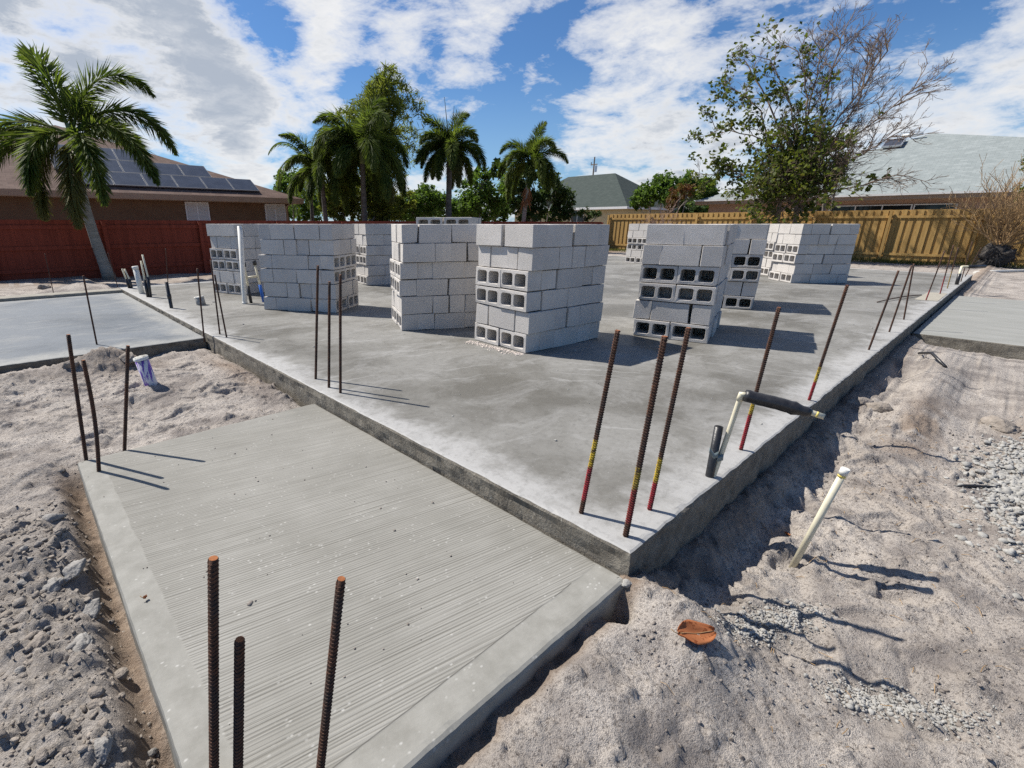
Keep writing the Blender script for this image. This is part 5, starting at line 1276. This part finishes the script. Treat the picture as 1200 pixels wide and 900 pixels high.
# the half-bare tree on the right
X0 = 22.5; b = onx(921, 262, X0); b = Vector((X0, b.y, -.27))
th = thing('half_bare_tree', 'tall tree, leafy on its left side and bare on its right', 'tree', b)
mb = MB(); tips = []
lim = [((916, 235), (912, 150), (872, 70)), ((916, 240), (905, 170), (838, 150)), ((925, 225), (945, 130), (935, 60)), ((930, 228), (965, 130), (985, 45)), ((932, 232), (975, 150), (1040, 60)), ((935, 235), (985, 175), (1070, 105)),
       ((938, 240), (985, 195), (1045, 160)), ((912, 245), (880, 205), (835, 205)), ((918, 230), (930, 140), (902, 70)), ((945, 242), (990, 222), (1050, 205)), ((928, 215), (955, 100), (962, 55)), ((936, 225), (1000, 130), (1022, 60)), ((915, 220), (890, 130), (850, 100))]
root = Vector((0, 0, 0))
for i, pl in enumerate(lim):
    dx = random.uniform(-1.2, 1.2); P3 = [onx(914 if i in (0, 1, 2, 7, 8, 12) else 936, 268, X0) - b]; P3[0].z = 0; P3.append(onx(913 if i in (0, 1, 2, 7, 8, 12) else 934, 243, X0) - b)
    for j, (u, v) in enumerate(pl): P3.append(onx(u, v if j else min(v, 228), X0 + dx * (j / 2)) - b)
    sm = []
    for j in range(len(P3) - 1):
        for k in range(6):
            t = k / 6; p_1 = P3[max(j - 1, 0)]; p_2 = P3[j]; p_3 = P3[j + 1]; p_4 = P3[min(j + 2, len(P3) - 1)]
            q = .5 * ((2 * p_2) + (p_3 - p_1) * t + (2 * p_1 - 5 * p_2 + 4 * p_3 - p_4) * t * t + (3 * p_2 - p_1 - 3 * p_3 + p_4) * t ** 3)
            sm.append(q + Vector((random.gauss(0, .03), random.gauss(0, .03), random.gauss(0, .02))))
    sm.append(P3[-1]); nS = len(sm)
    mb.tube(sm, [(.075 if i in (0, 4) else .05) * (1 - .88 * (k / nS)) + .007 for k in range(nS)], 7, 0, False)
    for k in range(9, nS):
        for _r in range(1 + (i in (3, 4, 5, 6, 10, 11) and k > 8)):
            d = (sm[k] - sm[k - 1]).normalized(); o_ = Vector((random.gauss(0, .7), random.gauss(0, 1), random.gauss(0, .8))); o_ -= d * o_.dot(d); o_.normalize()
            branches(mb, sm[k], (d + o_ * .8).normalized(), random.uniform(.65, 1.2) * (1.1 - .5 * k / nS), .02, 3, .6, .1, 3, 4, .0055, tips, .66)
mb.build('trunk', MAT['bark_tree'], th, True)
tp = np.array([t[0] for t in tips]); bw = np.array(b)
# leaf probability falls off to the right-hand side of the crown
Rv = np.array([_Xd[0], _Yd[0]]); sx = (tp[:, :2]) @ Rv; hz_ = tp[:, 2]
pr = sstep(1.0, -.9, sx - (.15 - .25 * (hz_ - 3))) * (.85 - .35 * sstep(4.5, 7.8, hz_)) 
kx = rng.uniform(0, 1, len(tp)) < pr * .55; T = tp[kx]
T = np.repeat(T, 3, 0) + rng.normal(0, .11, (len(T) * 3, 3))
v, f = rand_leaves(T, .19, .12, .5); np_mesh('crown', v, f, MAT['leaf_olive'], th)
kl = blobs_x(X0, [(905, 200, 28, 0), (925, 190, 22, .3), (890, 225, 22, 0), (935, 215, 22, .5), (915, 170, 18, 0), (875, 185, 16, 0), (1010, 215, 15, 1), (1030, 205, 10, 1), (895, 240, 16, 0), (960, 235, 20, -.2), (985, 205, 8, .3), (850, 175, 12, 0), (935, 165, 14, 0), (850, 205, 13, 0), (880, 130, 14, 0), (855, 110, 9, 0), (835, 190, 12, 0), (830, 215, 11, 0), (862, 230, 14, 0), (843, 150, 9, 0), (900, 110, 12, 0), (880, 245, 12, 0), (935, 248, 12, 0)])
cluster_crown('lower_crown', [(x - b.x, y - b.y, z - b.z, r, w ** .6) for (x, y, z, r, w) in kl], 430, .23, .15, MAT['leaf_olive'], th, .5)
# an evergreen behind it
bushy('evergreen_tree', 'dark evergreen seen through the half-bare tree', 'tree', base_x(968, 30), blobs_x(30, [(962, 165, 20, 0), (985, 178, 16, 0), (945, 182, 16, 0), (968, 200, 20, 0)]), 1300, .3, .08, 'leaf_olive', GS)
# dead shrub with a dark root ball
b = Vector(onz(1168, 316, -.25)); b = Vector((23.6, onx(1168, 300, 23.6).y, -.25))
th = thing('dead_shrub', 'uprooted dead brown shrub with a dark root ball by the fence', 'shrub', b)
vv, ff = I4; nz = fbm(vv[:, 0] * 2 + 5, vv[:, 1] * 2 + vv[:, 2] * 3, 1., 3, 7) * .45 + fbm(vv[:, 0] * 7, vv[:, 1] * 7 + vv[:, 2] * 9, 1., 2, 8) * .25
np_mesh('root_ball', vv * (1 + nz[:, None]) * np.array([.36, .4, .44]) + np.array([0, 0, .34]), ff, MAT['root_ball'], th, True)
rb_ = MB()
for i in range(70):
    d = unit(rng.normal(0, 1, 3)); p0 = Vector(d * .33) + Vector((0, 0, .42)); rb_.tube([Vector((0, 0, .42)), p0, p0 + Vector(d) * .12 + Vector((0, 0, -.06)), p0 + Vector(d) * .2 + Vector((random.uniform(-.1, .1), random.uniform(-.1, .1), -.15))], [.02, .02, .012, .004], 4)
rb_.build('roots', MAT['root_ball'], th)
mb = MB()
for i in range(34):
    az = random.uniform(0, 6.28); d = Vector((math.cos(az) * .55, math.sin(az) * .8, random.uniform(.6, 1.3)))
    if i % 3 == 0: d += Vector((_Xd[0], _Yd[0], .2)) * .7
    branches(mb, (0, 0, .6), d, random.uniform(1.0, 1.7), .024, 3, .5, .1, 3, 4, .006, None, .68)
mb.build('branches', MAT['dry_twig'], th, True)
for (u, X_, h, lab) in ((770, 24.4, 1.9, 'bare pinkish twig bush before the yellow fence'), (700, 24.6, .0, '')):
    if h == 0: continue
    b = onx(u, 290, X_); b = Vector((X_, b.y, -.25)); th = thing('bare_bush', lab, 'shrub', b); mb = MB()
    for i in range(14):
        az = random.uniform(0, 6.28); branches(mb, (0, 0, 0), (math.cos(az) * .4, math.sin(az) * .5, 1), random.uniform(.9, 1.3), .014, 3, .5, .15, 3, 4, .004, None, .66)
    mb.build('branches', mottled('pinkish_twig', (.3, .2, .16), (.38, .27, .22), 5, .9, 0), th, True)
bushy('overhanging_tree', 'leafy twigs of a tree at the right frame edge', 'tree', base_x(1232, 26), blobs_x(26, [(1215, 190, 18, 0), (1225, 215, 24, 0), (1212, 235, 16, 0), (1235, 180, 22, 0)]), 2200, .16, .07, 'leaf_olive', GS, 'bark_pale')
# distant tree line closing the horizon behind the houses
def far_trees():
    k = 0
    for (u, D, s) in ((-60, 60, 5), (90, 70, 5), (200, 75, 4.5), (330, 60, 4.2), (480, 70, 4.2), (560, 66, 4.0), (640, 62, 3.6), (745, 66, 4.2), (800, 60, 4.0), (850, 64, 4.2), (930, 66, 4.5), (1250, 64, 5)):
        r = ray(u, 262); r = Vector((r.x, r.y, 0)).normalized() * D; c = Vector((CAM.x + r.x, CAM.y + r.y, -.25)); k += 1
        bl = [(c.x + random.uniform(-2.5, 2.5), c.y + random.uniform(-2.5, 2.5), s * random.uniform(.45, .8), s * random.uniform(.3, .42), 1) for _ in range(6)]
        pos = ['far left past the brown house', 'behind the brown house', 'behind the brown roof', 'behind the house corner', 'behind the bright green bush', 'behind the light green tree', 'behind the dark broad-leaved tree', 'right of the green roof', 'behind the rounded green tree', 'left of the half-bare tree', 'behind the pale green roof', 'far right past the pale roof'][k - 1]
        bushy('far_tree', 'distant round green tree ' + pos, 'tree', c, bl, 1500, .5, .3, 'leaf_dark' if k % 2 else 'leaf_mid', 'distant trees behind the houses', nst=2)
far_trees()
# rough grass along the fences
def grass(n, xa, xb, ya, yb, lab, hgt_=.14):
    x = rng.uniform(xa, xb, n); y = rng.uniform(ya, yb, n); kx = fbm(x, y, .9, 3, 101) > rng.uniform(-.5, .4, n); x, y = x[kx], y[kx]; n = len(x)
    P = onground(x, y, 0); h = hgt_ * rng.uniform(.4, 1.3, n); D = unit(np.stack([rng.normal(0, .35, n), rng.normal(0, .35, n), np.ones(n)], 1)); N = unit(np.cross(D, rng.normal(0, 1, (n, 3))))
    v, f = leaf_cards(P + D * h[:, None] * .45, D, N, h, np.full(n, .014)); tag(np_mesh('grass', v, f, MAT['grass']), lab, 'grass', kind='stuff')
grass(22000, 23.3, 25.2, -8, 15.2, 'rough grass along the foot of the yellow fence')
